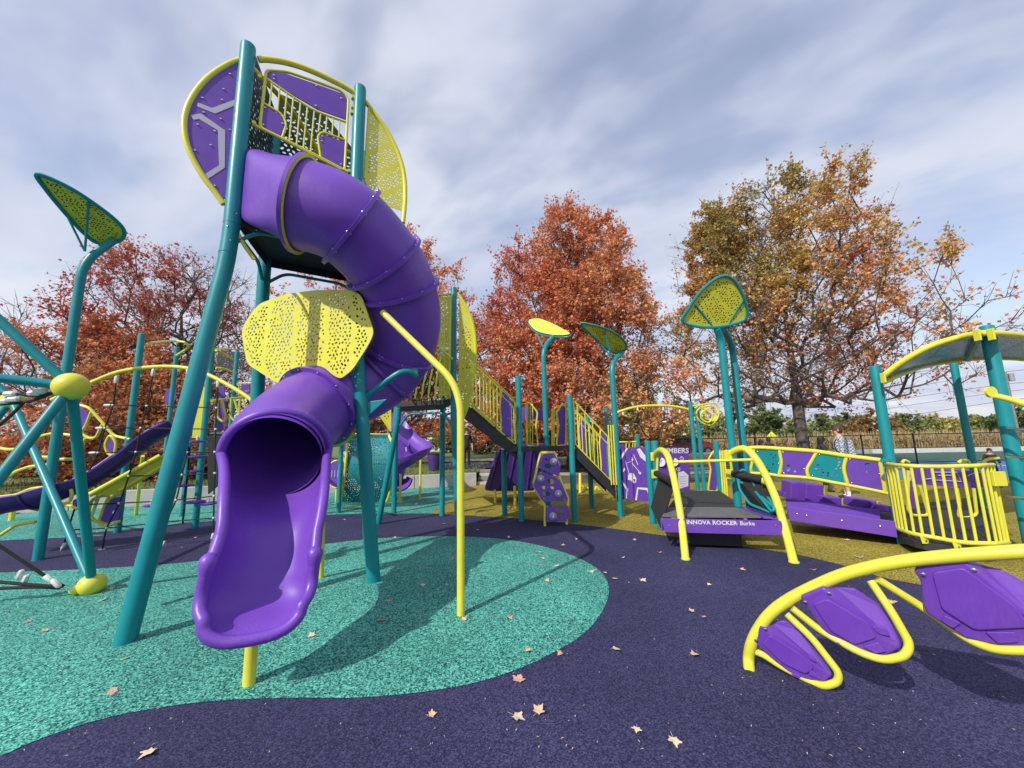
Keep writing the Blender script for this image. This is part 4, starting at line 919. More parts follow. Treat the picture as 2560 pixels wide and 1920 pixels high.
# dark purple double slide behind the landing
ds = thing('wide_slide', 'dark purple double slide below the landing seen from behind', 'slide', G(1290, 1240))
zs = 9.6; pr = [(1248, 1120), (1232, 1150), (1222, 1185), (1212, 1215), (1210, 1226), (1225, 1229), (1330, 1228), (1345, 1218), (1355, 1150), (1352, 1118)]
vs_ = [P(x, y, zs) for x, y in pr]; bk = [p+Vector((.2, 1.0, .1)) for p in vs_]; k_ = len(vs_)
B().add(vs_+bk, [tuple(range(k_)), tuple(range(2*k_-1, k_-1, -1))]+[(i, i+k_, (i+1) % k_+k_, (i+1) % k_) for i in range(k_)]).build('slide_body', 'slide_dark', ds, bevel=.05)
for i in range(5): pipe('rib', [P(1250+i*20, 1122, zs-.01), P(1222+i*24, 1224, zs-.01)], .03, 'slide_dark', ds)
for x, y in ((1238, 1258), (1288, 1270)):
    g = G(x, y); pipe('support_post', [(g.x, g.y, 0), (g.x, g.y, HZ(g, 1215))], .035, 'yellow', ds)
# ================================================================ teal barrel tunnel behind the slide exit
bt = thing('barrel_tunnel', 'teal perforated half barrel with yellow curved rims behind the slide tower leg', 'tunnel', G(910, 1270))
zq = (G(900, 1272)-CAM).dot(FW)
lc = [P(x, y, zq) for x, y in ((857, 1084), (874, 1110), (878, 1145), (874, 1190), (862, 1240), (848, 1268))]
rc2 = [P(x, y, zq+.15) for x, y in ((972, 1086), (988, 1115), (992, 1150), (988, 1200), (978, 1238), (964, 1258))]
lcs, rcs = cat(lc, 4), cat(rc2, 4); bulge = [math.sin(math.pi*i/(len(lcs)-1)) for i in range(len(lcs))]
gv = B(); rws = len(lcs); cls = 18; R_ = random.Random(5)
holes_done = B()
ol = [lcs[i]+Vector((0, -.12*bulge[i], 0)) for i in range(rws)]+[rcs[i]+Vector((0, -.12*bulge[i], 0)) for i in range(rws-1, -1, -1)]
def bw(q, x, y): return q+Vector((0, -.38*max(0, 1-(y/.78)**2), 0))
flat = [P(px_, py_, zq+.1) for px_, py_ in [((857, 1084)), (874, 1110), (878, 1145), (874, 1190), (862, 1240), (848, 1268), (964, 1258), (978, 1238), (988, 1200), (992, 1150), (988, 1115), (972, 1086)]]
flat = [flat[i].lerp(flat[(i+1) % len(flat)], j/8) for i in range(len(flat)) for j in range(8)]
perforated('barrel_skin', flat, FW, .008, 'teal_sheet', bt, .058, .019, .013, .012, skip=lambda x, y: abs((x*1.1-y*.5) % .5-.25) < .05, warp=bw, seed=51)
for c_l in (lcs, rcs): pipe('rim', [p+Vector((0, -.30*bulge[i], 0)) for i, p in enumerate(c_l)], .034, 'yellow', bt)
pipe('rim_bar', [lcs[0], rcs[0]], .018, 'yellow', bt); pipe('rim_bar', [lcs[-1], rcs[-1]], .018, 'yellow', bt)
sp_ = panel('side_plate', [P(x, y, zq+.25) for x, y in ((856, 1095), (868, 1120), (868, 1170), (860, 1220), (850, 1250), (852, 1160))], .016, FW, 'purple_panel', bt)
panel('hexagon_line', [P(x, y, zq+.22) for x, y in ((858, 1130), (862, 1128), (864, 1150), (868, 1165), (866, 1205), (856, 1225), (857, 1215), (862, 1200), (863, 1168), (858, 1150))], .004, FW, 'print', sp_, 0)
g = G(846, 1282); post(bt, (g.x, g.y), HZ(g, 1082), .05)
g = G(968, 1240); post(bt, (g.x, g.y), HZ(g, 1060), .05)
# purple fan panel left of the barrel
fp = thing('round_panel', 'round purple panel with a yellow rim standing behind the teal barrel', 'panel', G(836, 1240))
cc = P(842, 1185, zq+.9); rr_ = .36
B().tube([cc+Vector((math.cos(a)*.28, 0, math.sin(a)*rr_)) for a in np.linspace(0, 2*math.pi, 25)[:-1]], .022, 8, True).build('rim', 'yellow', fp)
panel('disc', [cc+Vector((math.cos(a)*.27, 0, math.sin(a)*rr_*.97)) for a in np.linspace(0, 2*math.pi, 25)[:-1]], .02, (0, 1, 0), 'purple_panel', fp)
for i in range(5): B().tube([cc+Vector((-.2+i*.08, -.02, -.08)), cc+Vector((-.2+i*.08, -.02, .1))], .009, 6).build('bar', 'print', fp)
pipe('leg', [cc+Vector((0, .02, -.3)), Vector((cc.x, cc.y+.02, 0))], .025, 'yellow', fp)
# purple spiral chute behind
sc_ = thing('curved_chute_slide', 'purple curved open slide behind the teal barrel', 'slide', G(1000, 1240))
zc_ = 11.2
ch = cat([P(985, 1035, zc_+.6), P(995, 1075, zc_+.5), P(1020, 1105, zc_+.2), P(1050, 1128, zc_-.2), P(1030, 1150, zc_-.5), P(1000, 1170, zc_-.6), P(985, 1205, zc_-.5), P(1000, 1218, zc_-.9)], 5)
cfm = frames(ch); cv = []; nn_ = 11
for i, p in enumerate(ch):
    t = cfm[i][0]; s_ = t.cross(Vector((0, 0, 1))).normalized(); u_ = s_.cross(t)
    for r__ in (.32, .36):
        for k_ in range(nn_):
            a = math.pi*k_/(nn_-1); cv.append(p+s_*math.cos(a)*r__+u_*(.2-math.sin(a)*r__*.9))
cfc = []
for i in range(len(ch)-1):
    o = i*2*nn_; q = o+2*nn_
    for k_ in range(nn_-1): cfc += [(o+k_, o+k_+1, q+k_+1, q+k_), (o+nn_+k_+1, o+nn_+k_, q+nn_+k_, q+nn_+k_+1)]
    cfc += [(o, q, q+nn_, o+nn_), (o+nn_-1, o+2*nn_-1, q+2*nn_-1, q+nn_-1)]
B().add(cv, cfc).build('chute', 'purple', sc_)
panel('entry_panel', [P(x, y, zc_-.1) for x, y in ((990, 1098), (1012, 1096), (1015, 1145), (988, 1148))], .03, FW, 'purple_panel', sc_)
for x, y, t0 in ((1000, 1258, 1185), (1050, 1250, 1150)):
    g = G(x, y); pipe('support_post', [(g.x, g.y, 0), (g.x, g.y, HZ(g, t0))], .03, 'yellow', sc_)
# ================================================================ activity panels
def z3(l): return [(x/3.318+1480, y/3.318+950) for x, y in l]
a_, b_ = G(1556, 1288), G(1640, 1312)
ap0, apn = vplane(a_, b_)
if apn.y > 0: apn = -apn
ap = thing('music_panel', 'purple activity panel with pale hexagon corners and a pale moon shape', 'panel', (a_+b_)/2)
def AP(x, y, o=0.0): q = z3([(x, y)])[0]; return PL(q[0], q[1], ap0+apn*o, apn)
pb = panel('board', [AP(*q) for q in [(218, 575), (340, 556), (455, 560), (482, 1012), (360, 1002), (243, 985)]], .022, apn, 'purple_panel', ap)
def apr(l, name='print_mark', m='print'): return panel(name, [AP(*q, .014) for q in l], .003, apn, m, pb, 0)
apr([(285, 565), (300, 565), (250, 650), (232, 665), (226, 645)]); apr([(372, 575), (395, 565), (458, 650), (450, 680), (400, 640)])
apr([(235, 830), (245, 830), (300, 905), (292, 985), (282, 982), (285, 910)]); apr([(358, 995), (375, 890), (465, 895), (480, 960), (472, 962), (455, 915), (385, 905), (372, 1000)])
apr([(300, 790), (315, 772), (345, 775), (370, 820), (365, 850), (345, 855), (320, 832), (298, 828)], 'moon_shape')
B().tube([AP(352, 830, .015), AP(352, 830, .03)], .02, 12).build('dark_knob', 'slide_dark', pb)
for c, r in (((338, 662), 9), ((272, 742), 11), ((395, 770), 8), ((265, 755), 7), ((402, 775), 9)):
    p = AP(*c, .016); B().tube([p, p+apn*.012], r*7.3/FPX/3.3*1.1, 12).build('dial', 'print', pb)
for l in (((275, 665), (308, 778)), ((333, 640), (333, 770)), ((333, 690), (395, 765)), ((345, 620), (382, 705)), ((290, 690), (335, 672))):
    B().tube([AP(*l[0], .014), AP(*l[1], .014)], .006, 5).build('line_mark', 'print', pb)
for q in ((232, 600), (450, 590), (470, 985), (255, 965), (330, 575), (345, 985), (300, 950), (410, 960), (425, 700)): bolt(pb, AP(*q, .012), apn, .01)
nb_ = thing('number_panel', 'purple lettered panel with a pale pentagon behind the rocker arch', 'panel', G(1690, 1262))
zn_ = 8.1
def NPn(x, y, o=0): q = z3([(x, y)])[0]; return P(q[0], q[1], zn_-o)
nbd = panel('board', [NPn(*q) for q in [(548, 575), (680, 562), (800, 575), (812, 915), (560, 920)]], .022, FW, 'purple_panel', nb_)
panel('pentagon', [NPn(*q, .016) for q in [(712, 768), (760, 755), (800, 790), (798, 880), (720, 905)]], .003, FW, 'print', nbd, 0)
for i in range(5): panel('fine_print', [NPn(722+i*2, 800+i*20-dy, .02) for dy in (0,)]+[NPn(785-i*3, 796+i*20, .02), NPn(785-i*3, 800+i*20, .02), NPn(722+i*2, 804+i*20, .02)], .002, FW, 'print_grey', nbd, 0)
text('heading', 'NUMBERS', .155, NPn(672, 588, .014), RT, UP, 'print', nbd, bold=.003)
for s_, q in (('2', (745, 652)), ('3', (716, 740))):
    text('numeral', s_, .085, NPn(*q, .014), RT, UP, 'print', nbd)
    B().tube([NPn(q[0]+15*math.cos(a), q[1]+15*math.sin(a), .014) for a in np.linspace(0, 6.283, 17)[:-1]], .005, 5, True).build('numeral_ring', 'print', nbd)
for q, r in (((568, 680), .1), ((680, 680), .09)):
    B().tube([NPn(*q, .012), NPn(*q, .02)], r, 20).build('dial', 'print', nbd)
    for i in range(4): B().tube([NPn(q[0]-16+i*11, q[1]-18, .024), NPn(q[0]-16+i*11, q[1]+18, .024)], .006, 4).build('line_mark', 'slide_dark', nbd)
for x in (1652, 1716): g = P(x, 1226, zn_+.05); B().tube([(g.x, g.y, 0), (g.x, g.y, 1.3)], .03, 10).build('leg', 'teal', nb_)
# ================================================================ rocker platform
rk = thing('rocker_platform', 'purple edged rocker platform with black and grey deck boards between yellow arches', 'play platform', G(1800, 1340))
ZR = .44
dkp = [G(x, y, ZR) for x, y in ((1703, 1229), (1800, 1229), (1862, 1272), (1672, 1268))]
pn_ = 5
for i in range(pn_):
    a0, a1 = i/pn_, (i+1)/pn_-.012
    panel('deck_board', [dkp[0].lerp(dkp[3], a0), dkp[1].lerp(dkp[2], a0), dkp[1].lerp(dkp[2], a1), dkp[0].lerp(dkp[3], a1)], .035, (0, 0, 1), 'deck', rk)
panel('front_plate', [G(x, y, ZR-.001) for x, y in ((1671, 1269.5), (1843, 1270), (1903, 1293), (1656, 1291))], .03, (0, 0, 1), 'deck_grey', rk)
panel('corner_plate', [G(x, y, ZR-.001) for x, y in ((1847, 1270), (1872, 1268), (1950, 1297), (1908, 1294))], .03, (0, 0, 1), 'purple_panel', rk)
f0, f1 = G(1653, 1297, ZR), G(1952, 1303, ZR); dn_ = (f1-f0).normalized(); fn = Vector((dn_.y, -dn_.x, 0)); fL = (f1-f0).length
ol = rnd_closed([f0+Vector((0, 0, .01)), f1+Vector((0, 0, .01)), f1+Vector((0, 0, -.18)), f0+dn_*.03+Vector((0, 0, -.18))], .035, 4)
fb_ = panel('edge_board', [p-fn*-.015 for p in ol], .025, fn, 'purple_panel', rk)
tc_ = z3([(990, 1184)])[0]; tp_ = PL(tc_[0], tc_[1], f0+fn*.028, fn); text('lettering', 'INNOVA ROCKER', .078, tp_, dn_, Vector((0, 0, 1)), 'print', fb_, bold=.0018, space=1.06, off=.001)
tc_ = z3([(1203, 1192)])[0]; tp_ = PL(tc_[0], tc_[1], f0+fn*.028, fn); text('lettering', 'BY', .032, tp_, dn_, Vector((0, 0, 1)), 'print_grey', fb_, off=.001)
tc_ = z3([(1288, 1190)])[0]; tp_ = PL(tc_[0], tc_[1], f0+fn*.028, fn); text('lettering', 'Burke', .078, tp_, dn_, Vector((0, 0, 1)), 'print', fb_, bold=.0009, off=.001)
for x in (640, 845, 1000, 1155, 1310, 1525):
    q = z3([(x, 1208)])[0]; bolt(fb_, PL(q[0], q[1], f0+fn*.028, fn), fn, .011)
bx_ = [G(x, y, .26) for x, y in ((1722, 1322), (1852, 1326), (1830, 1290), (1720, 1288))]
B().add(*slab([p+Vector((0, 0, -.1)) for p in bx_], .24, (0, 0, 1))).build('rocker_base', 'black_rubber', rk, smooth=False)
for s_ in ((1653, 1297, 1703, 1231), (1952, 1303, 1866, 1270)):
    a, b = G(s_[0], s_[1], ZR), G(s_[2], s_[3], ZR); n_ = Vector(((b-a).y, -(b-a).x, 0)).normalized()
    panel('side_board', [a+Vector((0, 0, .0)), b, b+Vector((0, 0, -.17)), a+Vector((0, 0, -.17))], .02, n_, 'purple_panel', rk)
# arches
def arch(label, foot, pts, zs, r):
    g = G(*foot); t = thing('support_arch', label, 'arch', (g.x, g.y, 0), 'yellow arches over the rocker')
    pp = [g+Vector((0, 0, -.02))]+[P(x, y, z) for (x, y), z in zip(z3(pts), zs)]
    pipe('arch_tube', cat(pp, 6), r, 'yellow', t, 16); B().tube([g, g+Vector((0, 0, .012))], r*1.15, 16).build('foot_plate', 'yellow', t); return t, pp
ar1, pa1 = arch('yellow bent arch at the left end of the rocker platform', (1714, 1398), [(745, 1200), (708, 960), (668, 770), (628, 630), (580, 582), (540, 600), (518, 640)], [5.35, 5.6, 5.85, 6.1, 6.4, 6.65, 6.8], .05)
ar2, pa2 = arch('yellow bent arch in front of the bridge at the right end of the rocker', (1985, 1406), [(1605, 1250), (1530, 1000), (1432, 775), (1345, 635), (1270, 572), (1195, 582), (1130, 625)], [5.1, 5.3, 5.5, 5.65, 5.8, 5.95, 6.1], .052)
pipe('cross_bar', [P(*z3([(672, 680)])[0], 6.05), P(*z3([(1375, 660)])[0], 5.62)], .022, 'yellow', ar1)
for t, q, z in ((ar1, (512, 635), 6.78), (ar1, (520, 780), 6.7), (ar2, (1130, 620), 6.02), (ar2, (1140, 780), 6.0)):
    B().box(P(*z3([q])[0], z), (.11, .03, .15)).build('clamp_plate', 'yellow', t, smooth=False, bevel=.006)
pipe('side_bar', rnd([P(*z3([(545, 640)])[0], 6.7), P(*z3([(540, 760)])[0], 6.7)], .05), .02, 'yellow', ar1)
pipe('side_bar', [P(*z3([(1145, 650)])[0], 6.0), P(*z3([(1165, 770)])[0], 6.0)], .02, 'yellow', ar2)
pipe('roller', [P(*z3([(535, 775)])[0], 6.6), P(*z3([(655, 840)])[0], 5.95)], .055, 'black_rubber', ar1, 14)
pipe('roller', [P(*z3([(1170, 775)])[0], 6.0), P(*z3([(1450, 835)])[0], 5.55)], .06, 'black_rubber', ar2, 14)
pipe('roller_end', [P(*z3([(1415, 828)])[0], 5.56), P(*z3([(1470, 840)])[0], 5.5)], .066, 'yellow', ar2, 14)
def flap(label, px, zs, tubes, base):
    t = thing('entry_flap', label, 'gate', G(*base)); pts = [P(x, y, z) for (x, y), z in zip(z3(px), zs)]
    n_ = (pts[1]-pts[0]).cross(pts[-1]-pts[0]).normalized(); panel('mat', pts, .03, n_, 'black_rubber', t, .008)
    for l, zt_ in tubes: pipe('flap_frame', rnd_closed([P(x, y, z) for (x, y), z in zip(z3(l), zt_)], .05, 4), .02, 'teal', t, 10, closed=True)
    return t
flap('black sloping entry flap at the left end of the rocker', [(560, 800), (680, 875), (605, 1100), (572, 1230), (490, 1060)], [6.6, 6.0, 5.75, 5.65, 6.3], [], (1640, 1325))
flap('black entry flap in a bent teal tube frame beside the bridge', [(1175, 775), (1440, 830), (1560, 1140), (1480, 1110), (1310, 1055)], [6.05, 5.6, 5.25, 5.4, 5.85], [([(1200, 790), (1250, 738), (1292, 775), (1400, 960), (1520, 1075), (1495, 1105), (1310, 1030), (1230, 920)], [5.95, 5.9, 5.85, 5.6, 5.25, 5.3, 5.7, 5.85]), ([(1205, 845), (1290, 862), (1335, 890), (1400, 892), (1450, 950), (1515, 1072), (1490, 1092), (1320, 880), (1250, 800)], [5.92, 5.84, 5.8, 5.7, 5.55, 5.24, 5.26, 5.8, 5.9])], (1900, 1330))
# posts round the rocker
rp_ = thing('post_pair', 'pair of short teal posts with rounded caps left of the rocker arch', 'post', G(1642, 1316)); pt(1633, 1309, 1102, .055, rp_); pt(1652, 1322, 1102, .06, rp_)
rp_ = thing('post_pair', 'pair of teal posts standing behind the number panel with a yellow wire climber', 'post', G(1750, 1236)); _, g6 = pt(1746, 1238, 1004, .055, rp_); _, g7 = pt(1762, 1236, 1010, .055, rp_)
rp_ = thing('short_post', 'short teal post with yellow framed purple panel behind the rocker deck', 'post', G(1806, 1270)); _, g8 = pt(1806, 1276, 1102, .058, rp_)
z8 = (g8-CAM).dot(FW)
ol = [P(*q, z8+.5) for q in z3([(1005, 590), (965, 660), (985, 740), (962, 920), (1040, 925), (1045, 590)])]
B().tube(rnd_closed(ol, .05, 4), .02, 8, True).build('frame', 'yellow', rp_)
panel('insert', [P(*q, z8+.5) for q in z3([(1008, 650), (980, 665), (995, 740), (975, 900), (1035, 905), (1035, 660)])], .016, FW, 'purple_panel', rp_)
for x in (1060, 1078, 1095): pipe('bar', rnd([P(*z3([(x, 585)])[0], z8-.2), P(*z3([(x+32, 1000)])[0], z8-.35)], .05), .018, 'yellow', rp_)
rp_ = thing('far_post', 'short teal post with a low yellow railing behind the purple activity panel', 'post', G(1600, 1245)); _, g9 = pt(1603, 1240, 1086, .06, rp_)
z9 = (g9-CAM).dot(FW)
pipe('rail', [P(*z3([(225, 515)])[0], z9), P(*z3([(365, 512)])[0], z9)], .024, 'yellow', rp_)
for x in (285, 310, 340, 358): pipe('bar', [P(*z3([(x, 515)])[0], z9), P(*z3([(x-8, 700)])[0], z9)], .014, 'yellow', rp_)
panel('insert', [P(*q, z9+.02) for q in z3([(228, 535), (280, 525), (270, 700), (225, 700)])], .02, FW, 'purple_panel', rp_)
rp_ = thing('far_post', 'tall teal post with a yellow arch of hanging ropes behind the leaf shade', 'post', G(1530, 1245)); _, g10 = pt(1527, 1232, 1020, .06, rp_)
za = (g10-CAM).dot(FW)
pipe('arch', cat([P(*q, za) for q in z3([(160, 290), (260, 250), (400, 218), (590, 212), (720, 226), (800, 245)])], 5), .035, 'yellow', rp_)
for l in (((380, 222), (385, 330), (410, 400), (460, 470), (560, 540)), ((592, 215), (600, 340), (560, 430), (500, 500)), ((727, 230), (728, 265)), ((258, 255), (260, 290)), ((385, 330), (300, 380)), ((600, 350), (700, 360)), ((770, 450), (765, 480), (740, 530))):
    rope([P(*q, za) for q in z3(l)], rp_, .014)
for q in ((258, 280), (378, 240), (592, 240), (727, 260), (290, 378), (602, 348), (706, 360), (768, 452)): clampat(P(*z3([q])[0], za-.02), Vector((0, 0, 1)) if q[1] < 300 else Vector((1, 0, 0)), rp_, .026, .055)
wl_ = thing('wire_loop_climber', 'tangle of bent yellow wire loops on a teal post', 'climber', G(1762, 1236))
zl_ = (g7-CAM).dot(FW)-.05
for l, dz in (([(835, 215), (940, 200), (1010, 192), (1045, 215), (1052, 285), (1030, 335), (990, 345)], 0), ([(850, 232), (920, 205), (870, 260), (875, 310), (900, 345), (960, 375), (1010, 365), (1040, 320)], .2), ([(900, 225), (990, 215), (1025, 250), (1020, 310), (975, 330), (930, 310), (935, 260), (970, 225)], .4), ([(880, 210), (960, 260), (1000, 300), (970, 350), (915, 330), (905, 280), (950, 240)], -.2), ([(920, 215), (945, 300), (985, 340), (1035, 300), (1000, 220)], .1)):
    pipe('wire_loop', cat([P(*q, zl_+dz) for q in z3(l)], 5), .022, 'yellow', wl_, 8)
rp_ = thing('yellow_bar', 'plain yellow bar climber standing far behind the lower stairs', 'climber', G(1500, 1228))
zy = 11.6
for l in (([(1450, 1185), (1452, 1215), (1475, 1222), (1485, 1245)]), ([(1487, 1235), (1490, 1215), (1500, 1228), (1515, 1225), (1525, 1215)])): pipe('bent_tube', rnd([P(*q, zy) for q in l], .08), .035, 'yellow', rp_)
pipe('leg', [G(1450, 1234), P(1450, 1185, zy)], .04, 'yellow', rp_)
# ================================================================ panelled bridge
bgd = thing('panel_bridge', 'bridge side of teal perforated and purple panels in a yellow frame', 'bridge', G(2040, 1330))
def z6(l): return [(x/3.318+1800, y/3.318+950) for x, y in l]
def BR(x, y, o=0.0): q = z6([(x, y)])[0]; return P(q[0], q[1], 6.75-(x-120)/1300*1.05+o)
top = [(120, 585), (230, 565), (340, 560), (500, 570), (650, 580), (780, 590), (920, 610), (1050, 630), (1200, 648), (1330, 665)]
bot = [(110, 770), (245, 772), (380, 778), (500, 795), (720, 810), (900, 842), (1060, 872), (1230, 905), (1390, 940)]
pipe('top_rail', cat([BR(*q) for q in top], 4), .034, 'yellow', bgd, 12); pipe('bottom_rail', cat([BR(*q) for q in bot], 4), .028, 'yellow', bgd, 12)
for l in (((280, 570), (275, 650), (245, 772)), ((490, 572), (512, 690), (488, 792)), ((803, 595), (716, 742), (735, 812)), ((1050, 632), (1022, 735), (1062, 872)), ((1325, 665), (1345, 780), (1372, 935)), ((122, 590), (115, 770))):
    pipe('divider', rnd([BR(*q) for q in l], .08), .026, 'yellow', bgd)
for ol, tl in (([(300, 585), (478, 582), (495, 690), (475, 780), (370, 765), (270, 760), (292, 660)], 1), ([(510, 588), (780, 600), (700, 740), (712, 795), (515, 780), (528, 690)], 0), ([(815, 605), (1030, 632), (1005, 735), (1035, 855), (750, 800), (735, 745)], 1), ([(1062, 645), (1310, 672), (1330, 780), (1345, 915), (1078, 862), (1045, 735)], 0), ([(135, 600), (262, 585), (258, 655), (238, 755), (130, 755)], 0)):
    n_ = (BR(*ol[1])-BR(*ol[0])).cross(BR(*ol[-1])-BR(*ol[0])).normalized(); p = [BR(*q) for q in ol]; cpl = sum(p, Vector())/len(p)
    p = [q-n_*(q-cpl).dot(n_) for q in p]
    if tl: po = perforated('panel_teal', p, n_, .012, 'teal', bgd, .062, .022, .015, .02, skip=lambda x, y: x*x*1.2+(y-.07)**2 < .012, seed=len(ol)+60)
    else:
        ex = [[BR(560+18*math.cos(t)+6, 730+28*math.sin(t)) for t in np.linspace(0, 6.283, 13)[:-1]], [BR(622+12*math.cos(t), 755+14*math.sin(t)) for t in np.linspace(0, 6.283, 11)[:-1]]] if ol[0][0] == 510 else ([[BR(1225+24*math.cos(t), 702+16*math.sin(t)) for t in np.linspace(0, 6.283, 13)[:-1]], [BR(1215+12*math.cos(t), 760+10*math.sin(t)) for t in np.linspace(0, 6.283, 11)[:-1]]] if ol[0][0] == 1062 else [])
        po = perforated('panel_purple', p, n_, .018, 'purple_panel', bgd, 9, .1, .1, extra=ex)
    for q in p[::2]: bolt(po, q.lerp(cpl, .1)+Vector((0, -.012, 0)), (0, -1, 0), .012)
# bridge floor trough
def BT(x, y, zc): q = z6([(x, y)])[0]; return P(q[0], q[1], zc)
fA, fB = BT(560, 1050, 6.05), BT(1450, 1172, 5.35); lo = BT(590, 1140, 5.98).z; 
nF = Vector(((fB-fA).y, -(fB-fA).x, 0)).normalized(); nF = nF if nF.y < 0 else -nF
fo_ = panel('edge_board', [fA, fB, Vector((fB.x, fB.y, fB.z-.22)), Vector((fA.x, fA.y, fA.z-.21))], .04, nF, 'purple_panel', bgd)
for x, y in ((640, 1112), (720, 1125), (1012, 1168), (1330, 1215)):
    q = z6([(x, y)])[0]; bolt(fo_, PL(q[0], q[1], fA+nF*.022, nF), nF, .014)
bkA, bkB = fA-nF*.95, fB-nF*.95
panel('edge_board', [bkA, bkB, bkB+Vector((0, 0, -.28)), bkA+Vector((0, 0, -.28))], .04, nF, 'purple_panel', bgd)
panel('floor', [fA+Vector((0, 0, -.17))-nF*.03, fB+Vector((0, 0, -.17))-nF*.03, bkB+Vector((0, 0, -.17))+nF*.03, bkA+Vector((0, 0, -.17))+nF*.03], .04, (0, 0, 1), 'purple', bgd)
# purple stepping seats beyond the bridge floor
sts = thing('stepping_seats', 'row of purple stepping blocks with yellow sides behind the panel bridge', 'stepping blocks', G(2050, 1290))
for x0, x1, y0, y1, zc in ((540, 600, 930, 985, 7.6), (590, 720, 845, 1000, 7.4), (715, 860, 860, 1030, 7.1), (860, 1010, 965, 1045, 6.9), (1150, 1300, 990, 1075, 6.5), (1310, 1430, 1035, 1100, 6.3)):
    p = [BT(x0, y0, zc), BT(x1, y0+12, zc), BT(x1+4, y1, zc), BT(x0-4, y1-8, zc)]; dp = Vector((.1, .42, 0)); k_ = 4
    b_ = B(); q = [v+dp for v in p]; b_.add(p+q, [(0, 1, 2, 3), (7, 6, 5, 4), (0, 4, 5, 1), (1, 5, 6, 2), (2, 6, 7, 3), (3, 7, 4, 0)])
    so = b_.build('block', 'purple', sts, smooth=False, bevel=.02)
    panel('side_wedge', [BT(x1+4, y0+16, zc+.02), BT(x1+36, y0+18, zc+.2), BT(x1+8, y1-6, zc+.02)], .02, FW, 'yellow', sts)
# ================================================================ roofed corner tower on the right
rt = thing('roofed_tower', 'teal corner tower with yellow arched tinted roof and barred yellow balcony', 'play tower', G(2400, 1330))
r1 = G(2258, 1360); r2 = G(2588, 1402); r3 = G(2452, 1262)
post(rt, (r1.x, r1.y), HZ(r1, 915), .067); post(rt, (r2.x, r2.y), HZ(r2, 814), .072); post(rt, (r3.x, r3.y), HZ(r3, 905), .067)
d1, d2, d3 = ((v-CAM).dot(FW)+.12 for v in (r1, r2, r3))
fa = cat([P(2206, 942, d1+.05), P(2250, 908, d1-.1), P(2320, 868, d1-.3), (P(2390, 845, (d1+d2)/2)), P(2440, 835, d2+.2), P(2480, 833, d2+.05), P(2560, 840, d2+.3), P(2640, 860, d2+.6)], 6)
ra_ = cat([P(2212, 955, d1+.1), P(2260, 933, d1+.4), P(2320, 915, d3-.5), P(2380, 904, d3-.15), P(2440, 898, d3), P(2500, 897, d3+.2), P(2560, 900, d3+.4), P(2640, 912, d3+.8)], 6)
pipe('roof_arc', fa, .04, 'yellow', rt, 14); pipe('roof_arc', ra_, .034, 'yellow', rt, 12)
rs = B(); m_ = len(fa); cw_ = 7
for i in range(m_):
    for k_ in range(cw_):
        f = k_/(cw_-1); rs.v.append(tuple(fa[i].lerp(ra_[i], f)+Vector((0, 0, .02+.05*math.sin(math.pi*f)))))
for i in range(m_-1):
    for k_ in range(cw_-1): rs.f.append((i*cw_+k_, i*cw_+k_+1, (i+1)*cw_+k_+1, (i+1)*cw_+k_))
o = rs.build('roof_sheet', 'tinted', rt); sm = o.modifiers.new('thick', 'SOLIDIFY'); sm.thickness = .012
B().tube([fa[26].lerp(ra_[22], .02), ra_[22]], .045, 6).build('roof_beam', 'teal', rt)
for i in range(6): bolt(rt, fa[26].lerp(ra_[22], .15+.14*i)+Vector((0, -.045, 0)), (0, -1, 0), .014)
B().box(P(2208, 945, d1-.02), (.025, .07, .15)).build('roof_bracket', 'yellow', rt, smooth=False, bevel=.005); B().box(P(2443, 838, d2+.08), (.025, .07, .15)).build('roof_bracket', 'yellow', rt, smooth=False, bevel=.005)
B().box(P(2478, 836, d2), (.025, .07, .15)).build('roof_bracket', 'yellow', rt, smooth=False, bevel=.005)
def z7(l): return [(x/2.592+2060, y/2.592+760) for x, y in l]
bars = [((415, 1032), (472, 1452), 5.55), ((440, 1036), (490, 1460), 5.4), ((465, 1040), (512, 1468), 5.28), ((490, 1043), (537, 1476), 5.16), ((515, 1046), (585, 1490), 5.04), ((575, 1050), (640, 1500), 4.95), ((640, 1052), (710, 1512), 4.88), ((705, 1053), (780, 1525), 4.82), ((775, 1053), (850, 1538), 4.78), ((845, 1052), (920, 1546), 4.74), ((905, 1050), (990, 1550), 4.7), ((970, 1048), (1075, 1552), 4.66), ((1040, 1045), (1120, 1552), 4.68), ((1065, 1044), (1150, 1550), 4.74), ((1090, 1043), (1175, 1548), 4.8), ((1110, 1042), (1195, 1545), 4.86)]
tps = []; bts = []
for (tx, ty), (bx2, by), zc in bars:
    bp2 = P(*z7([(bx2, by)])[0], zc-.1); tpx = z7([(tx, ty)])[0]; tp2 = Vector((bp2.x, bp2.y, HZ(bp2, tpx[1]))); tps.append(tp2); bts.append(bp2)
bal = pipe('balcony_rail', cat(tps, 3), .026, 'yellow', rt, 10)
pipe('balcony_base_rail', cat(bts, 3), .026, 'yellow', rt, 10)
for a, b in zip(tps, bts): B().tube([a, b], .0155, 8).build('bar', 'yellow', bal)
for i in (5, 8): 
    p = bts[i]; panel('bracket_tab', [p+Vector((-.05, -.01, 0)), p+Vector((.05, -.01, 0)), p+Vector((.05, -.01, -.1)), p+Vector((-.03, -.01, -.1))], .012, (0, 1, 0), 'yellow', rt); bolt(rt, p+Vector((.01, -.02, -.06)), (0, -1, 0), .014)
zf = min(p.z for p in bts)-.05
dko = [Vector((p.x, p.y+.02, zf)) for p in bts]+[Vector((r2.x, r2.y+.2, zf)), Vector((r3.x+.2, r3.y, zf)), Vector((r1.x, r1.y+1.2, zf))]
panel('deck', dko, .09, (0, 0, 1), 'deck', rt)
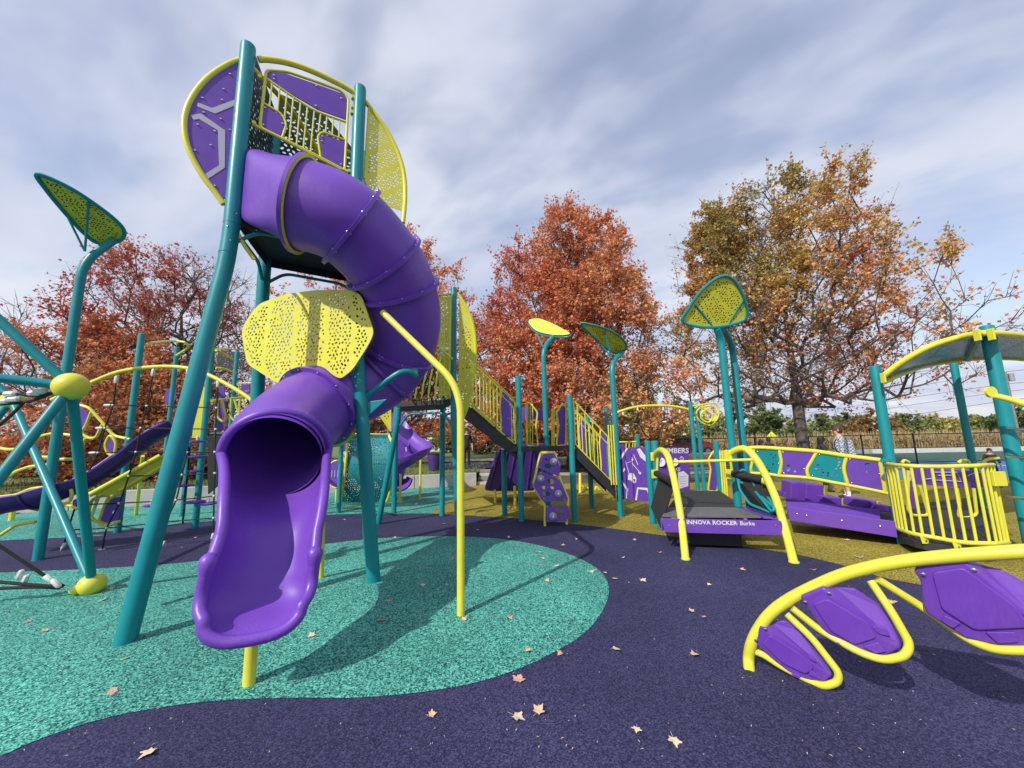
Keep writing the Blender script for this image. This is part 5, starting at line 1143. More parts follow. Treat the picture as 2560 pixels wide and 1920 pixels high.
gf = P(2478, 980, d2-.08); B().tube([gf+Vector((0, .02, 0)), gf+Vector((0, -.01, 0))], .07, 14).build('flange_plate', 'yellow', rt)
pipe('side_rail', cat([P(2487, 990, d2-.1), P(2530, 1000, d2-.2), P(2600, 1025, d2-.35)], 4), .036, 'yellow', rt, 12)
B().box(P(2497, 1197, d2-.02), (.16, .04, .18)).build('balcony_bracket', 'yellow', rt, smooth=False, bevel=.006)
pipe('connector', [P(2205, 1152, d1-.05), P(2222, 1152, d1)], .03, 'teal', rt)
def RP_(x, y, zc): q = z7([(x, y)])[0]; return P(q[0], q[1], zc)
pn2 = panel('inner_panel', [RP_(x, y, 6.4) for x, y in ((530, 1055), (1040, 1085), (1040, 1190), (940, 1195), (580, 1165), (600, 1330), (570, 1330), (540, 1180))], .02, FW, 'purple_panel', rt)
for l in (((560, 1060), (560, 1145)), ((700, 1090), (860, 1090), (890, 1150), (710, 1140), (700, 1090)), ((740, 1110), (830, 1110)), ((660, 1135), (700, 1130)), ((930, 1115), (980, 1090), (1030, 1095))): pipe('line_mark', [RP_(x, y, 6.37) for x, y in l], .006, 'print', pn2, 5)
for l in (((545, 1080), (545, 1340), (575, 1370), (680, 1370), (650, 1270), (620, 1180)), ((860, 1195), (880, 1300), (870, 1390), (960, 1380), (990, 1360), (970, 1195)), ((505, 1030), (520, 1010), (550, 1025)), ((870, 1030), (890, 1012), (930, 1012), (940, 1030)), ((1020, 1030), (1060, 1005), (1130, 998))):
    pipe('inner_rail', rnd([RP_(x, y, 6.2) for x, y in l], .08), .022, 'yellow', rt)
panel('teal_chute', [RP_(x, y, 6.9) for x, y in ((985, 1190), (1050, 1190), (1085, 1400), (1020, 1400))], .1, FW, 'teal', rt)
for y in (805, 985, 1250): pipe('steel_rung', [RP_(1185, y, d2-.1), RP_(1330, y+15, d2-.3)], .016, 'steel', rt)
# ================================================================ foreground pod climber
pc = thing('pod_climber', 'yellow arched pipe with purple shield shaped pods in the right foreground', 'climber', G(1874, 1672))
def z8_(l): return [(x/2.764+1800, y/2.764+1300) for x, y in l]
am = [(200, 1030), (198, 960), (215, 860), (262, 760), (340, 655), (460, 560), (640, 465), (850, 378), (1080, 318), (1340, 275), (1650, 245), (1950, 225), (2150, 215), (2400, 215)]
az = [2.70, 2.69, 2.68, 2.66, 2.63, 2.58, 2.50, 2.40, 2.30, 2.19, 2.07, 1.97, 1.91, 1.84]
ga = G(1873, 1674); ap_ = [ga+Vector((0, 0, -.02))]+[P(*q, z) for q, z in zip(z8_(am), az)][1:]
pipe('arch_pipe', cat(ap_, 7), .036, 'yellow', pc, 20)
def pod(pts, inner, tabs, z0, z1, bolts, loop, ridge):
    """shield pad: bevelled plate with raised field; z runs from its left to its right edge"""
    q = z8_(pts); xs_ = [a for a, _ in q]; x0, x1 = min(xs_), max(xs_)
    zf_ = lambda x: z0+(z1-z0)*(x-x0)/(x1-x0)
    o3 = [P(x, y, zf_(x)) for x, y in q]; c = sum(o3, Vector())/len(o3)
    n_ = Vector((0, 0, 0))
    for i in range(len(o3)): n_ += (o3[i]-c).cross(o3[(i+1) % len(o3)]-c)
    n_.normalize(); n_ = n_ if n_.dot(CAM-c) > 0 else -n_
    o3 = [p-n_*(p-c).dot(n_) for p in o3]; k_ = len(o3); i0, i1, rl = ridge
    pr_ = [PL(*z8_([a])[0], c, n_) for a in rl]
    fr_v = [p+n_*.018 if not (i0 < i < i1) else p-n_*.055 for i, p in enumerate(o3)]; bk_v = [p-n_*.085+(c-p)*.04 for p in o3]
    v_ = fr_v+bk_v+[p+n_*.022 for p in pr_]; R0 = 2*k_
    ridge_i = [R0+j for j in range(len(rl))]
    f_ = [tuple(list(range(0, i0+1))+ridge_i+list(range(i1, k_)))]
    up_i = list(range(i0, i1+1)); f_.append(tuple(up_i+ridge_i[::-1]))
    f_ += [(i, i+k_, (i+1) % k_+k_, (i+1) % k_) for i in range(k_)]+[tuple(range(2*k_-1, k_-1, -1))]
    me_ = mesh(v_, f_); bm_ = bmesh.new(); bm_.from_mesh(me_); bmesh.ops.recalc_face_normals(bm_, faces=bm_.faces); bm_.to_mesh(me_); bm_.free()
    po = link('pod', me_, 'purple_pod', pc, smooth=False, bevel=.014); po.modifiers['edge'].segments = 3; po.modifiers['edge'].angle_limit = rad(12)
    pj = lambda x, y, o: PL(*z8_([(x, y)])[0], c+n_*o, n_)
    panel('raised_field', rnd_closed([pj(*a, .026) for a in inner], .02, 3), .02, n_, 'purple_pod', po, .006)
    for t in tabs: panel('raised_tab', rnd_closed([pj(*a, .024) for a in t], .008, 2), .018, n_, 'purple_pod', po, .004)
    for b in bolts:
        p = pj(*b, .02); B().tube([p, p+n_*.004, p+n_*.006], [.012, .012, .008], 12).build('bolt', 'steel', po)
    for l, zz in loop: pipe('pod_loop', rnd([P(*q_, z) for q_, z in zip(z8_(l), zz)], .05, 6), .022, 'yellow', pc, 12)
    return po
pod([(225, 795), (280, 708), (345, 732), (455, 722), (560, 790), (680, 950), (782, 1068), (720, 1122), (560, 1092), (470, 1040), (375, 965), (255, 855)],
    [(290, 850), (345, 790), (560, 925), (650, 1020), (590, 1062), (430, 985)], [[(600, 925), (655, 955), (668, 985), (620, 962)], [(620, 1025), (700, 1085), (690, 1102), (612, 1062)], [(490, 1050), (560, 1075), (540, 1090), (500, 1070)]], 2.66, 2.42, [(315, 757), (250, 832)],
    [([(235, 905), (300, 930), (420, 1010), (640, 1120), (720, 1150), (815, 1120), (822, 1055), (640, 820), (460, 650)], [2.68, 2.64, 2.58, 2.48, 2.42, 2.38, 2.38, 2.48, 2.6])], (1, 6, [(350, 772), (560, 905), (655, 985)]))
pod([(550, 525), (715, 452), (790, 490), (930, 492), (1110, 612), (1190, 700), (1262, 880), (1150, 932), (1080, 938), (900, 878), (790, 828), (700, 740), (592, 580)],
    [(640, 575), (740, 540), (1020, 705), (1085, 810), (930, 858), (770, 770), (715, 690)], [[(1050, 735), (1080, 722), (1150, 750), (1178, 800), (1095, 785)], [(985, 868), (1090, 840), (1150, 905), (1075, 920)], [(800, 838), (885, 858), (870, 880), (800, 852)]], 2.50, 2.20, [(755, 510), (590, 570)],
    [([(500, 610), (690, 760), (960, 915), (1130, 972), (1280, 940), (1315, 860), (1190, 640), (1040, 420)], [2.54, 2.45, 2.3, 2.22, 2.16, 2.16, 2.22, 2.33])], (1, 6, [(775, 515), (1035, 690), (1110, 800)]))
pod([(1338, 350), (1362, 302), (1690, 270), (1790, 322), (1960, 362), (2150, 470), (2300, 600), (2380, 760), (2280, 860), (2073, 872), (1900, 850), (1700, 808), (1425, 640), (1402, 580), (1385, 420)],
    [(1465, 360), (1680, 325), (2050, 600), (2150, 740), (1760, 758), (1530, 610)], [[(1550, 655), (1670, 710), (1610, 748), (1528, 695)], [(1830, 768), (2040, 770), (2070, 840), (1920, 850)], [(2090, 640), (2150, 660), (2180, 720), (2100, 690)]], 2.20, 1.82, [(1405, 378), (1755, 348)],
    [([(1090, 410), (1395, 600), (1720, 830), (1880, 895), (2100, 905), (2300, 890), (2420, 780), (2300, 480)], [2.32, 2.24, 2.06, 1.98, 1.9, 1.84, 1.8, 1.84])], (2, 7, [(1790, 355), (2080, 590), (2220, 720)]))
# ================================================================ trees
def vnoise(p, rg, n=6, f=.6):
    o = np.zeros(len(p))
    for i in range(n):
        k = rg.normal(0, f*(1+.35*i), 3); o += np.sin(p @ k + rg.uniform(0, 6.28))/(1+.3*i)
    return o/n*1.6
def leafmesh(C, S, rg, hue, flat=.55):
    """kite shaped folded leaves at C with size S"""
    n = len(C); a = rg.uniform(0, 2*np.pi, n); tilt = rg.normal(0, flat, n)
    d = np.stack([np.cos(a)*np.cos(tilt), np.sin(a)*np.cos(tilt), np.sin(tilt)-.25], 1); d /= np.linalg.norm(d, axis=1)[:, None]
    r = rg.normal(0, 1, (n, 3)); s = np.cross(d, r); s /= np.linalg.norm(s, axis=1)[:, None]; u = np.cross(s, d)
    L_ = S[:, None]; fold = (rg.uniform(-.25, .25, n)*S)[:, None]
    V = np.stack([C, C+d*L_*.62+s*L_*.52+u*fold, C+d*L_*.52+s*L_*.2+u*fold*.4, C+d*L_*1.05, C+d*L_*.52-s*L_*.2+u*fold*.4, C+d*L_*.62-s*L_*.52+u*fold], 1).reshape(-1, 3)
    me = bpy.data.meshes.new('leaves'); me.vertices.add(6*n); me.vertices.foreach_set('co', V.astype(np.float32).ravel())
    me.loops.add(12*n); k = np.arange(n)*6; T = np.stack([k, k+1, k+2, k, k+2, k+3, k, k+3, k+4, k, k+4, k+5], 1).ravel(); me.loops.foreach_set('vertex_index', T.astype(np.int32))
    me.polygons.add(4*n); me.polygons.foreach_set('loop_start', np.arange(4*n, dtype=np.int32)*3)
    me.update(calc_edges=True); me.validate()
    at = me.attributes.new('hue', 'FLOAT_COLOR', 'POINT'); cc_ = np.ones((6*n, 4), np.float32); cc_[:, :3] = np.repeat(hue, 6, 0); at.data.foreach_set('color', cc_.ravel())
    return me
def segs(P0, P1, R0, R1, n=5):
    P0 = np.asarray(P0); P1 = np.asarray(P1); R0 = np.asarray(R0)[:, None]; R1 = np.asarray(R1)[:, None]
    d = P1-P0; d /= np.maximum(1e-6, np.linalg.norm(d, axis=1))[:, None]; h = np.where(np.abs(d[:, 2:3]) > .9, np.array([[1., 0, 0]]), np.array([[0, 0, 1.]])); u = np.cross(d, h); u /= np.linalg.norm(u, axis=1)[:, None]; v = np.cross(d, u)
    V = []
    for k in range(n):
        a = 2*np.pi*k/n; w = u*np.cos(a)+v*np.sin(a); V.append(P0+w*R0)
    for k in range(n):
        a = 2*np.pi*k/n; w = u*np.cos(a)+v*np.sin(a); V.append(P1+w*R1)
    m = len(P0); V = np.stack(V, 1).reshape(-1, 3); b = np.arange(m)*2*n; F = []
    for k in range(n): F.append(np.stack([b+k, b+(k+1) % n, b+n+(k+1) % n, b+n+k], 1))
    return V, np.concatenate(F).tolist()
def tree(name, label, xy, top, prof, seed, pal, dens, nat, nleaf, ls, rt=.27, first=.16, z0=0.0, group=None, lean=(0, 0), twigs=4, axis=.72, prune=None):
    rg = np.random.default_rng(seed); X, Y = xy; H = top-z0
    t = thing(name, label, 'tree', (X, Y, z0), group)
    pv = np.array([p[0] for p in prof]); pr_ = np.array([p[1] for p in prof])
    v = rg.uniform(pv[0], 1, nat*3); w = np.interp(v, pv, pr_); keep = rg.random(nat*3) < (w/w.max())**1.3; v = v[keep][:nat]; w = w[keep][:nat]; n = len(v)
    th = rg.uniform(0, 2*np.pi, n); lob = 1+.16*np.sin(3*th+seed)+.12*np.sin(5*th+v*7+seed*2); r = w*lob*rg.power(1.6, n)
    At = np.stack([X+lean[0]*v+r*np.cos(th), Y+lean[1]*v+r*np.sin(th), z0+v*H], 1)
    if prune: kk = ~prune(At[:, 0]-X, At[:, 1]-Y, v); At = At[kk]; v = v[kk]; n = len(v)
    # trunk
    nt_ = 14; tz = np.linspace(0, axis*H, nt_); nod = [np.array([X+lean[0]*z/H+.12*np.sin(z*.9+seed)*(z/H), Y+lean[1]*z/H+.1*np.cos(z*.7+seed)*(z/H), z0+z]) for z in tz]
    par = [-1]+list(range(nt_-1)); ntr = nt_
    hd = np.hypot(At[:, 0]-X, At[:, 1]-Y); order = np.argsort(hd+.25*(At[:, 2]-z0)); tips = []
    arr = np.zeros((nat*14+100, 3)); arr[:nt_] = nod; cnt = nt_; ok = np.zeros(len(arr), bool); ok[:nt_] = tz >= first*H
    for i in order:
        a = At[i]; q = arr[:cnt]; dv = a-q; dist = np.linalg.norm(dv, axis=1); hh = np.hypot(dv[:, 0], dv[:, 1])
        cost = dist+1.5*np.maximum(0, .5*hh-dv[:, 2])+np.where(ok[:cnt], 0, 50); j = int(np.argmin(cost)); p = q[j].copy(); L_ = dist[j]
        k = max(1, int(L_/.55)); mid = (p+a)/2+np.array([0, 0, -.06*L_])+rg.normal(0, .05*L_, 3); last = j
        for s in range(1, k+1):
            f = s/k; pos = (1-f)**2*p+2*f*(1-f)*mid+f*f*a+(rg.normal(0, .03, 3) if s < k else 0)
            if cnt >= len(arr): break
            arr[cnt] = pos; ok[cnt] = True; par.append(last); last = cnt; cnt += 1
        tips.append(last)
    c = np.zeros(cnt); c[tips] += 1
    for i in range(cnt-1, 0, -1):
        if par[i] >= 0: c[par[i]] += c[i]
    c = np.maximum(c, 1); pw = math.log(rt/.011)/math.log(c[1]); R = .011*c**pw
    R[:ntr] = np.maximum(R[:ntr], np.linspace(rt, rt*.18, ntr)); R[0] *= 1.35
    pa = np.array(par)
    ix = np.arange(1, ntr); V, F = segs(arr[pa[ix]], arr[ix], R[pa[ix]], R[ix], 10); link('trunk', mesh(V, F), 'bark', t)
    ix = np.arange(ntr, cnt); V, F = segs(arr[pa[ix]], arr[ix], np.minimum(R[pa[ix]], R[ix]*1.35), R[ix], 5)
    # twigs
    tp = arr[tips]; par_t = arr[pa[tips]]; dr = tp-par_t; dr /= np.maximum(1e-6, np.linalg.norm(dr, axis=1))[:, None]
    TP = np.repeat(tp, twigs, 0)-np.repeat(dr, twigs, 0)*rg.uniform(0, .4, (len(tp)*twigs, 1)); TD = np.repeat(dr, twigs, 0)*.8+rg.normal(0, .55, (len(TP), 3))+np.array([0, 0, .25]); TD /= np.linalg.norm(TD, axis=1)[:, None]
    TL = rg.uniform(.35, 1.0, (len(TP), 1)); TE = TP+TD*TL
    V2, F2 = segs(TP, TE, np.full(len(TP), .009), np.full(len(TP), .0035), 3)
    k = len(V); F += [[a+k for a in f] for f in F2]; link('branches', mesh(np.concatenate([V, V2]), F), 'bark', t)
    # leaves along the twigs
    rel = np.stack([(TE[:, 0]-X)/pr_.max(), (TE[:, 1]-Y)/pr_.max(), (TE[:, 2]-z0)/H], 1)
    wgt = np.maximum(0, dens(rel, vnoise(TE, rg, f=.45))); wgt = wgt/wgt.sum(); pick = rg.choice(len(TE), nleaf, p=wgt)
    f = rg.power(1.7, (nleaf, 1))*1.12; C = TP[pick]+TD[pick]*TL[pick]*f+rg.normal(0, .085, (nleaf, 3))
    S = rg.uniform(.7, 1.25, nleaf)*ls; relC = np.stack([(C[:, 0]-X)/pr_.max(), (C[:, 1]-Y)/pr_.max(), (C[:, 2]-z0)/H], 1)
    h = pal(relC, vnoise(C, rg, f=.5), rg.normal(0, 1, nleaf)); h = np.clip(h*rg.uniform(.72, 1.25, (nleaf, 1)), .004, .9)
    link('crown', leafmesh(C, S, rg, h), 'leaf', t, smooth=False)
    return t
def mixp(stops, x):
    xs_ = [s[0] for s in stops]; return np.stack([np.interp(x, xs_, [s[1][k] for s in stops]) for k in range(3)], 1)
RED = (.54, .12, .08); CRIM = (.52, .11, .13); ORG = (.65, .24, .10); SAL = (.70, .32, .18); OLV = (.42, .30, .09); GRN = (.2, .22, .07); GOLD = (.65, .40, .13); BRN = (.47, .21, .09)
SCALE = 1.0
def basexy(px, zc): p = P(px, 1085, zc); return (p.x, p.y)
# the big maple on the right
xy = basexy(2003, 17.3); tp_r = HZ(xy, 345)
tree('maple_tree', 'large olive and orange maple with bare outer twigs behind the fence on the right', xy, tp_r, [(.20, 3.4), (.27, 5.8), (.38, 6.7), (.48, 6.3), (.56, 4.9), (.66, 4.5), (.78, 4.2), (.88, 3.7), (.95, 2.6), (1, 1.2)], 12,
     lambda r, n, e: mixp([(-1.2, CRIM), (-.55, ORG), (0, GOLD), (.35, OLV), (1.3, GRN)], n*.75+e*.28+1.2*(r[:, 2]-.62)-.45*r[:, 0]),
     lambda r, n: np.where(r[:, 2] > .54, np.where(np.abs(r[:, 0]+.08) < .5, 2.4, .07), np.where(r[:, 2] < .3, .22, np.where(r[:, 0] > .3, 1.1, np.where(r[:, 0] < -.45, .2, np.where(r[:, 2] > .42, 1.0, .35)))))*np.clip(.6+n*1.6, .02, 2.6),
     1000, 74000, .135, .24, .17, group='maples', twigs=6, prune=lambda dx, dy, v: (dx-.55*dy > np.where(v > .48, 5.2, 8.0)))
xy = basexy(1428, 18.5); tp_c = HZ(xy, 430)
tree('maple_tree', 'dense salmon red maple in the middle behind the stair landing', xy, tp_c, [(.07, 3.2), (.16, 5.2), (.3, 5.4), (.45, 4.9), (.6, 4.2), (.75, 3.3), (.87, 2.2), (.95, 1.1), (1, .35)], 5,
     lambda r, n, e: mixp([(-1.3, CRIM), (-.5, RED), (0, ORG), (.45, SAL), (.95, GOLD), (1.5, OLV)], n*.55+e*.3+.25+.55*r[:, 0]-.5*(r[:, 2]-.4)),
     lambda r, n: np.clip(.62+n*1.7, .02, 2.6)*(1+.5*(r[:, 2] > .55)), 1000, 125000, .13, .26, .1, group='maples', twigs=6)
xy = basexy(985, 20.5); tp_b = HZ(xy, 515)
tree('maple_tree', 'rust red maple half hidden behind the tall slide tower', xy, tp_b, [(.1, 4), (.2, 5.6), (.4, 5.6), (.6, 4.9), (.75, 3.7), (.9, 2), (1, .4)], 8,
     lambda r, n, e: mixp([(-1.2, RED), (0, ORG), (.7, SAL), (1.4, GOLD)], n*.6+e*.3), lambda r, n: np.clip(.9+n, .1, 2.5), 600, 52000, .15, .26, .12, z0=.3, group='maples', twigs=5)
xy = basexy(440, 17.0); tp_l = HZ(xy, 640)
tree('maple_tree', 'thin crimson maple with bare upper twigs behind the left climbing structure', xy, tp_l, [(.2, 2.8), (.35, 4.0), (.5, 4.4), (.65, 4.2), (.8, 3.4), (.92, 2.2), (1, 1.0)], 21,
     lambda r, n, e: mixp([(-1, CRIM), (0, RED), (.8, BRN), (1.4, ORG)], n*.6+e*.3+.25), lambda r, n: np.where(r[:, 0] > .18, .06, 1.0)*np.where(r[:, 2] > .75, 1.5, 1)*np.clip(.5+n*1.5, .02, 3), 620, 15000, .13, .2, .17, z0=.3, group='maples', lean=(-.6, 0), twigs=7)
xy = basexy(225, 14.4); tp_o = HZ(xy, 810)
tree('maple_tree', 'low bushy orange maple at the left behind the ball climber', xy, tp_o, [(.05, 2.8), (.2, 3.8), (.4, 3.9), (.6, 3.3), (.8, 2.2), (.93, 1.2), (1, .5)], 33,
     lambda r, n, e: mixp([(-1.2, RED), (-.2, ORG), (.5, SAL), (1.1, BRN), (1.7, OLV)], n*.8+e*.3-.5*r[:, 2]+.2), lambda r, n: np.clip(.5+n*1.8, .02, 2.5), 560, 31000, .125, .18, .08, z0=.35, group='maples')
xy = basexy(470, 15.2); tp_o = HZ(xy, 905)
tree('maple_tree', 'short rust coloured maple behind the rope net', xy, tp_o, [(.03, 2.8), (.2, 3.9), (.5, 4.2), (.75, 3.2), (.92, 1.7), (1, .5)], 37,
     lambda r, n, e: mixp([(-1.2, RED), (-.1, BRN), (.5, ORG), (1.1, GOLD), (1.7, OLV)], n*.8+e*.3), lambda r, n: np.clip(.5+n*1.8, .02, 2.5), 420, 24000, .125, .15, .08, z0=.35, group='maples')
# background trees and shrubs
FG = [(.11, .16, .05), (.18, .22, .07), (.30, .29, .08), (.26, .16, .06), (.19, .22, .12), (.42, .38, .12)]
def bgtree(label, px, zc, top, wpx, ci, seed, name='background_tree', nl=2600, ls=.34, z0=0.0, low=.05):
    xy = basexy(px, zc); tp_ = HZ(xy, top); w = wpx/2*zc/FPX; c0 = np.array(FG[ci])
    tree(name, label, xy, max(tp_, z0+1.2), [(low, w*.75), (.25, w), (.55, w*.95), (.8, w*.65), (1, w*.2)], seed, lambda r, n, e: c0[None, :]*(1+.35*n[:, None]+.12*e[:, None])+np.array([.05, .02, 0])[None, :]*np.clip(n[:, None], 0, 1),
         lambda r, n: np.clip(1+n, .15, 2.5), 70, nl, ls, .12*max(1, w/3), .1, z0, 'trees beyond the fence', twigs=4)
bgs = [('yellow green tree above the red car', 1600, 33, 985, 150, 2, 5200, .3), ('dark green shrub left of the yellow green tree', 1515, 31, 1035, 90, 0, 2600, .26), ('yellow shrub below the yellow wire loops', 1690, 31, 1052, 90, 5, 2400, .25), ('pale grey green tree behind the twin shade posts', 1855, 52, 985, 130, 4, 3000, .42), ('round green tree left of the big maple trunk', 1920, 46, 1025, 105, 0, 3200, .36), ('pale tree behind the yellow wire loops', 1715, 60, 985, 90, 4, 2200, .45), ('olive shrub right of the round green tree', 1985, 55, 1048, 70, 2, 1800, .4), ('light green tree right of the big maple trunk', 2060, 55, 1042, 90, 1, 2400, .42), ('rust tinted tree behind the man in plaid', 2180, 50, 1030, 130, 3, 3400, .4), ('green tree left of the rust tinted tree', 2115, 58, 1035, 90, 0, 2400, .42), ('olive tree behind the roofed tower post', 2275, 56, 1040, 100, 1, 2600, .42), ('pale yellow tree in the far tree line', 2340, 62, 1040, 110, 5, 2600, .45), ('yellow green tree in the far tree line', 2420, 62, 1044, 110, 2, 2600, .45), ('green tree in the far tree line behind the rear tower post', 2490, 60, 1046, 90, 1, 2200, .45), ('dark green tree at the right edge of the picture', 2560, 42, 1005, 110, 0, 3200, .36), ('small tree in the gap left of the fence start', 1790, 60, 1040, 90, 1, 2000, .45)]
for i, (lb, px, zc, tp_, w, ci, nl, ls) in enumerate(bgs): bgtree(lb, px, zc, tp_, w, ci, 100+i, nl=nl, ls=ls)
bgl = [('grey green shrub on the lawn left of the garden steps', 1215, 33, 1045, 95, 4, 3000, .26), ('grey green shrub on the lawn right of the stair tower leg', 1290, 35, 1050, 90, 4, 2600, .28), ('olive shrub behind the stair tower', 1130, 38, 1052, 110, 2, 2800, .3), ('dark hedge shrub behind the teal barrel', 930, 36, 1058, 150, 0, 3200, .3), ('dark shrub at the far left under the orange maple', 60, 17, 1085, 190, 0, 4200, .17), ('dark green shrub left of the rope net', 250, 19, 1105, 170, 0, 3600, .18), ('brown shrub behind the disc climber', 520, 22, 1095, 200, 3, 3800, .2), ('dark shrub behind the slide mouth', 740, 28, 1075, 150, 0, 3000, .25), ('green shrub under the salmon red maple', 1440, 34, 1062, 140, 0, 2800, .28), ('bronze shrub behind the landing', 1365, 30, 1065, 100, 3, 2400, .25), ('pale bare shrub at the left edge', -20, 22, 800, 160, 4, 1500, .16), ('olive tree between crimson and orange maples', 345, 26, 860, 170, 2, 4200, .24)]
for i, (lb, px, zc, tp_, w, ci, nl, ls) in enumerate(bgl): bgtree(lb, px, zc, tp_, w, ci, 140+i, name='shrub', nl=nl, ls=ls, z0=.3, low=.02)
# ================================================================ people
def skinned(joints, edges, radii, sub=2):
    me = bpy.data.meshes.new('sk'); me.from_pydata([tuple(j) for j in joints], edges, []); o = bpy.data.objects.new('sk', me); COL.objects.link(o)
    sk = o.modifiers.new('s', 'SKIN'); sk.use_smooth_shade = True
    for i, r in enumerate(radii):
        me.skin_vertices[0].data[i].radius = r if hasattr(r, '__len__') else (r, r); me.skin_vertices[0].data[i].use_root = (i == 0)
    sb_ = o.modifiers.new('d', 'SUBSURF'); sb_.levels = sub; sb_.render_levels = sub
    dg = bpy.context.evaluated_depsgraph_get(); m = bpy.data.meshes.new_from_object(o.evaluated_get(dg)); bpy.data.objects.remove(o); return m
def person(label, xy, h, face, skin, hair, tops, legs, shoe, long_hair=False, sit=False, armpose=0, socks=None, z0=0.0, sleeves=.62, shorts=False):
    """standing figure of height h; face = heading in plan"""
    s = h/1.75; ca, sa = math.cos(face-math.pi/2), math.sin(face-math.pi/2)
    W_ = lambda x, y, z: Vector((xy[0]+(x*ca-y*sa)*s, xy[1]+(x*sa+y*ca)*s, z0+z*s))
    J = [(0, 0, .95), (0, 0, 1.10), (0, .01, 1.30), (0, -.005, 1.45), (0, .01, 1.52), (0, .02, 1.585), (0, .022, 1.66), (0, .02, 1.725)]
    Rr = [(.15, .115), (.145, .105), (.165, .115), (.10, .085), (.053, .053), (.072, .085), (.078, .096), (.05, .06)]
    Ed = [(0, 1), (1, 2), (2, 3), (3, 4), (4, 5), (5, 6), (6, 7)]
    def chain(root, pts, rr):
        p = root
        for q, r in zip(pts, rr): J.append(q); Rr.append(r); Ed.append((p, len(J)-1)); p = len(J)-1
        return p
    for sg in (-1, 1):
        el = (sg*.25, .02, 1.13) if not armpose else (sg*.26, -.02, 1.14); wr = (sg*.24, .09, .90) if not armpose else (sg*.16, .2, 1.06)
        w = chain(3, [(sg*.17, 0, 1.41), el, wr], [.062, .045, .031])
        d = Vector(wr)-Vector(el); d.normalize(); pm = Vector(wr)+d*.07
        p = chain(w, [tuple(pm)], [(.036, .018)])
        for f in range(4): chain(p, [tuple(pm+d*.04+Vector((0, (f-1.5)*.019, 0))), tuple(pm+d*(.085-.008*abs(f-1))+Vector((-sg*.012, (f-1.5)*.02, 0)))], [.0095, .008])
        chain(w, [tuple(Vector(wr)+d*.03+Vector((-sg*.01, .035, 0))), tuple(Vector(wr)+d*.075+Vector((-sg*.015, .05, 0)))], [.012, .009])
        chain(0, [(sg*.095, 0, .88), (sg*.10, .02, .50), (sg*.105, -.02, .09), (sg*.115, .06, .04), (sg*.125, .16, .03)], [.088, .06, .042, .045, .035])
    me = skinned([W_(*j) for j in J], Ed, [(r[0]*s, r[1]*s) if hasattr(r, '__len__') else r*s for r in Rr])
    mats_ = [skin, tops, legs, shoe, socks or legs]
    for m in mats_: me.materials.append(MATS[m])
    for p in me.polygons:
        c = p.center; z = (c.z-z0)/s; lx = ((c.x-xy[0])*ca+(c.y-xy[1])*sa)/s
        if z > 1.475: i = 0
        elif z < .085: i = 3
        elif z < .2 and socks: i = 4
        elif abs(lx) > .19 and z < 1.75*sleeves: i = 0
        elif abs(lx) > .19: i = 1
        elif z > .93: i = 1
        elif shorts and z < .52: i = 0
        else: i = 2
        p.material_index = i
    t = thing('person', label, 'person', (xy[0], xy[1], z0))
    link('body', me, None, t, ang=80)
    hd = W_(0, .02, 1.645); rot = Matrix.Rotation(face-math.pi/2, 3, 'Z')
    cap = B(); vs = []; n1_, n2_ = 18, 9
    for j in range(n2_+1):
        for i in range(n1_):
            a = 2*math.pi*i/n1_; tt = math.pi*.5*j/n2_*(1.45 if math.sin(a) < .3 else 1.0)*(1.35 if long_hair and math.sin(a) < .3 else 1)
            v = Vector((.089*math.sin(tt)*math.cos(a), .106*math.sin(tt)*math.sin(a), .118*math.cos(tt)))*s; vs.append(hd+rot @ v)
    cap.add(vs, [(j*n1_+i, (j+1)*n1_+i, (j+1)*n1_+(i+1) % n1_, j*n1_+(i+1) % n1_) for j in range(n2_) for i in range(n1_)])
    if long_hair:
        for i in range(14):
            a = math.pi+math.pi*i/13; p = hd+rot @ (Vector((.085*math.cos(a), .09*math.sin(a), .02))*s)
            cap.tube([p, p+Vector((0, 0, -.12*s))+(p-hd)*.15, p+Vector((0, 0, -.24*s))+(p-hd)*.2], [.018*s, .017*s, .01*s], 6)
    cap.build('hair', hair, t)
    for sg in (-1, 1):
        B().ball(W_(sg*.031, .113, 1.655), .0115*s, 8, 6).build('eye', 'hair_black', t)
        B().ball(W_(sg*.083, .02, 1.64), (.014*s, .02*s, .032*s), 8, 6).build('ear', skin, t)
    B().tube([W_(0, .108, 1.66), W_(0, .13, 1.63), W_(0, .115, 1.618)], [.009*s, .016*s, .012*s], 8).build('nose', skin, t)
    B().tube([W_(-.025, .108, 1.585), W_(0, .116, 1.583), W_(.025, .108, 1.585)], [.004*s, .007*s, .004*s], 6).build('mouth', 'hair_brown', t)
    return t, W_
gm = G(2120, 1248)
pm_, Wm = person('person in a blue plaid shirt with backpack straps standing behind the panel bridge', (gm.x, gm.y), 1.78, rad(150), 'skin_light', 'hair_brown', 'plaid', 'shorts', 'shirt_dark', socks='sock', shorts=True)
bpk = B(); vs = [Wm(x, y, z) for x, y, z in ((-.13, -.12, 1.02), (.13, -.12, 1.02), (.13, -.12, 1.42), (-.13, -.12, 1.42), (-.11, -.26, 1.04), (.11, -.26, 1.04), (.10, -.22, 1.40), (-.10, -.22, 1.40))]
bpk.add(vs, [(0, 1, 2, 3), (7, 6, 5, 4), (0, 4, 5, 1), (1, 5, 6, 2), (2, 6, 7, 3), (3, 7, 4, 0)]); bo = bpk.build('backpack', 'plaid', None, smooth=False, bevel=.03); bo['label'] = 'blue grey backpack on the back of the person in plaid'; bo['category'] = 'backpack'
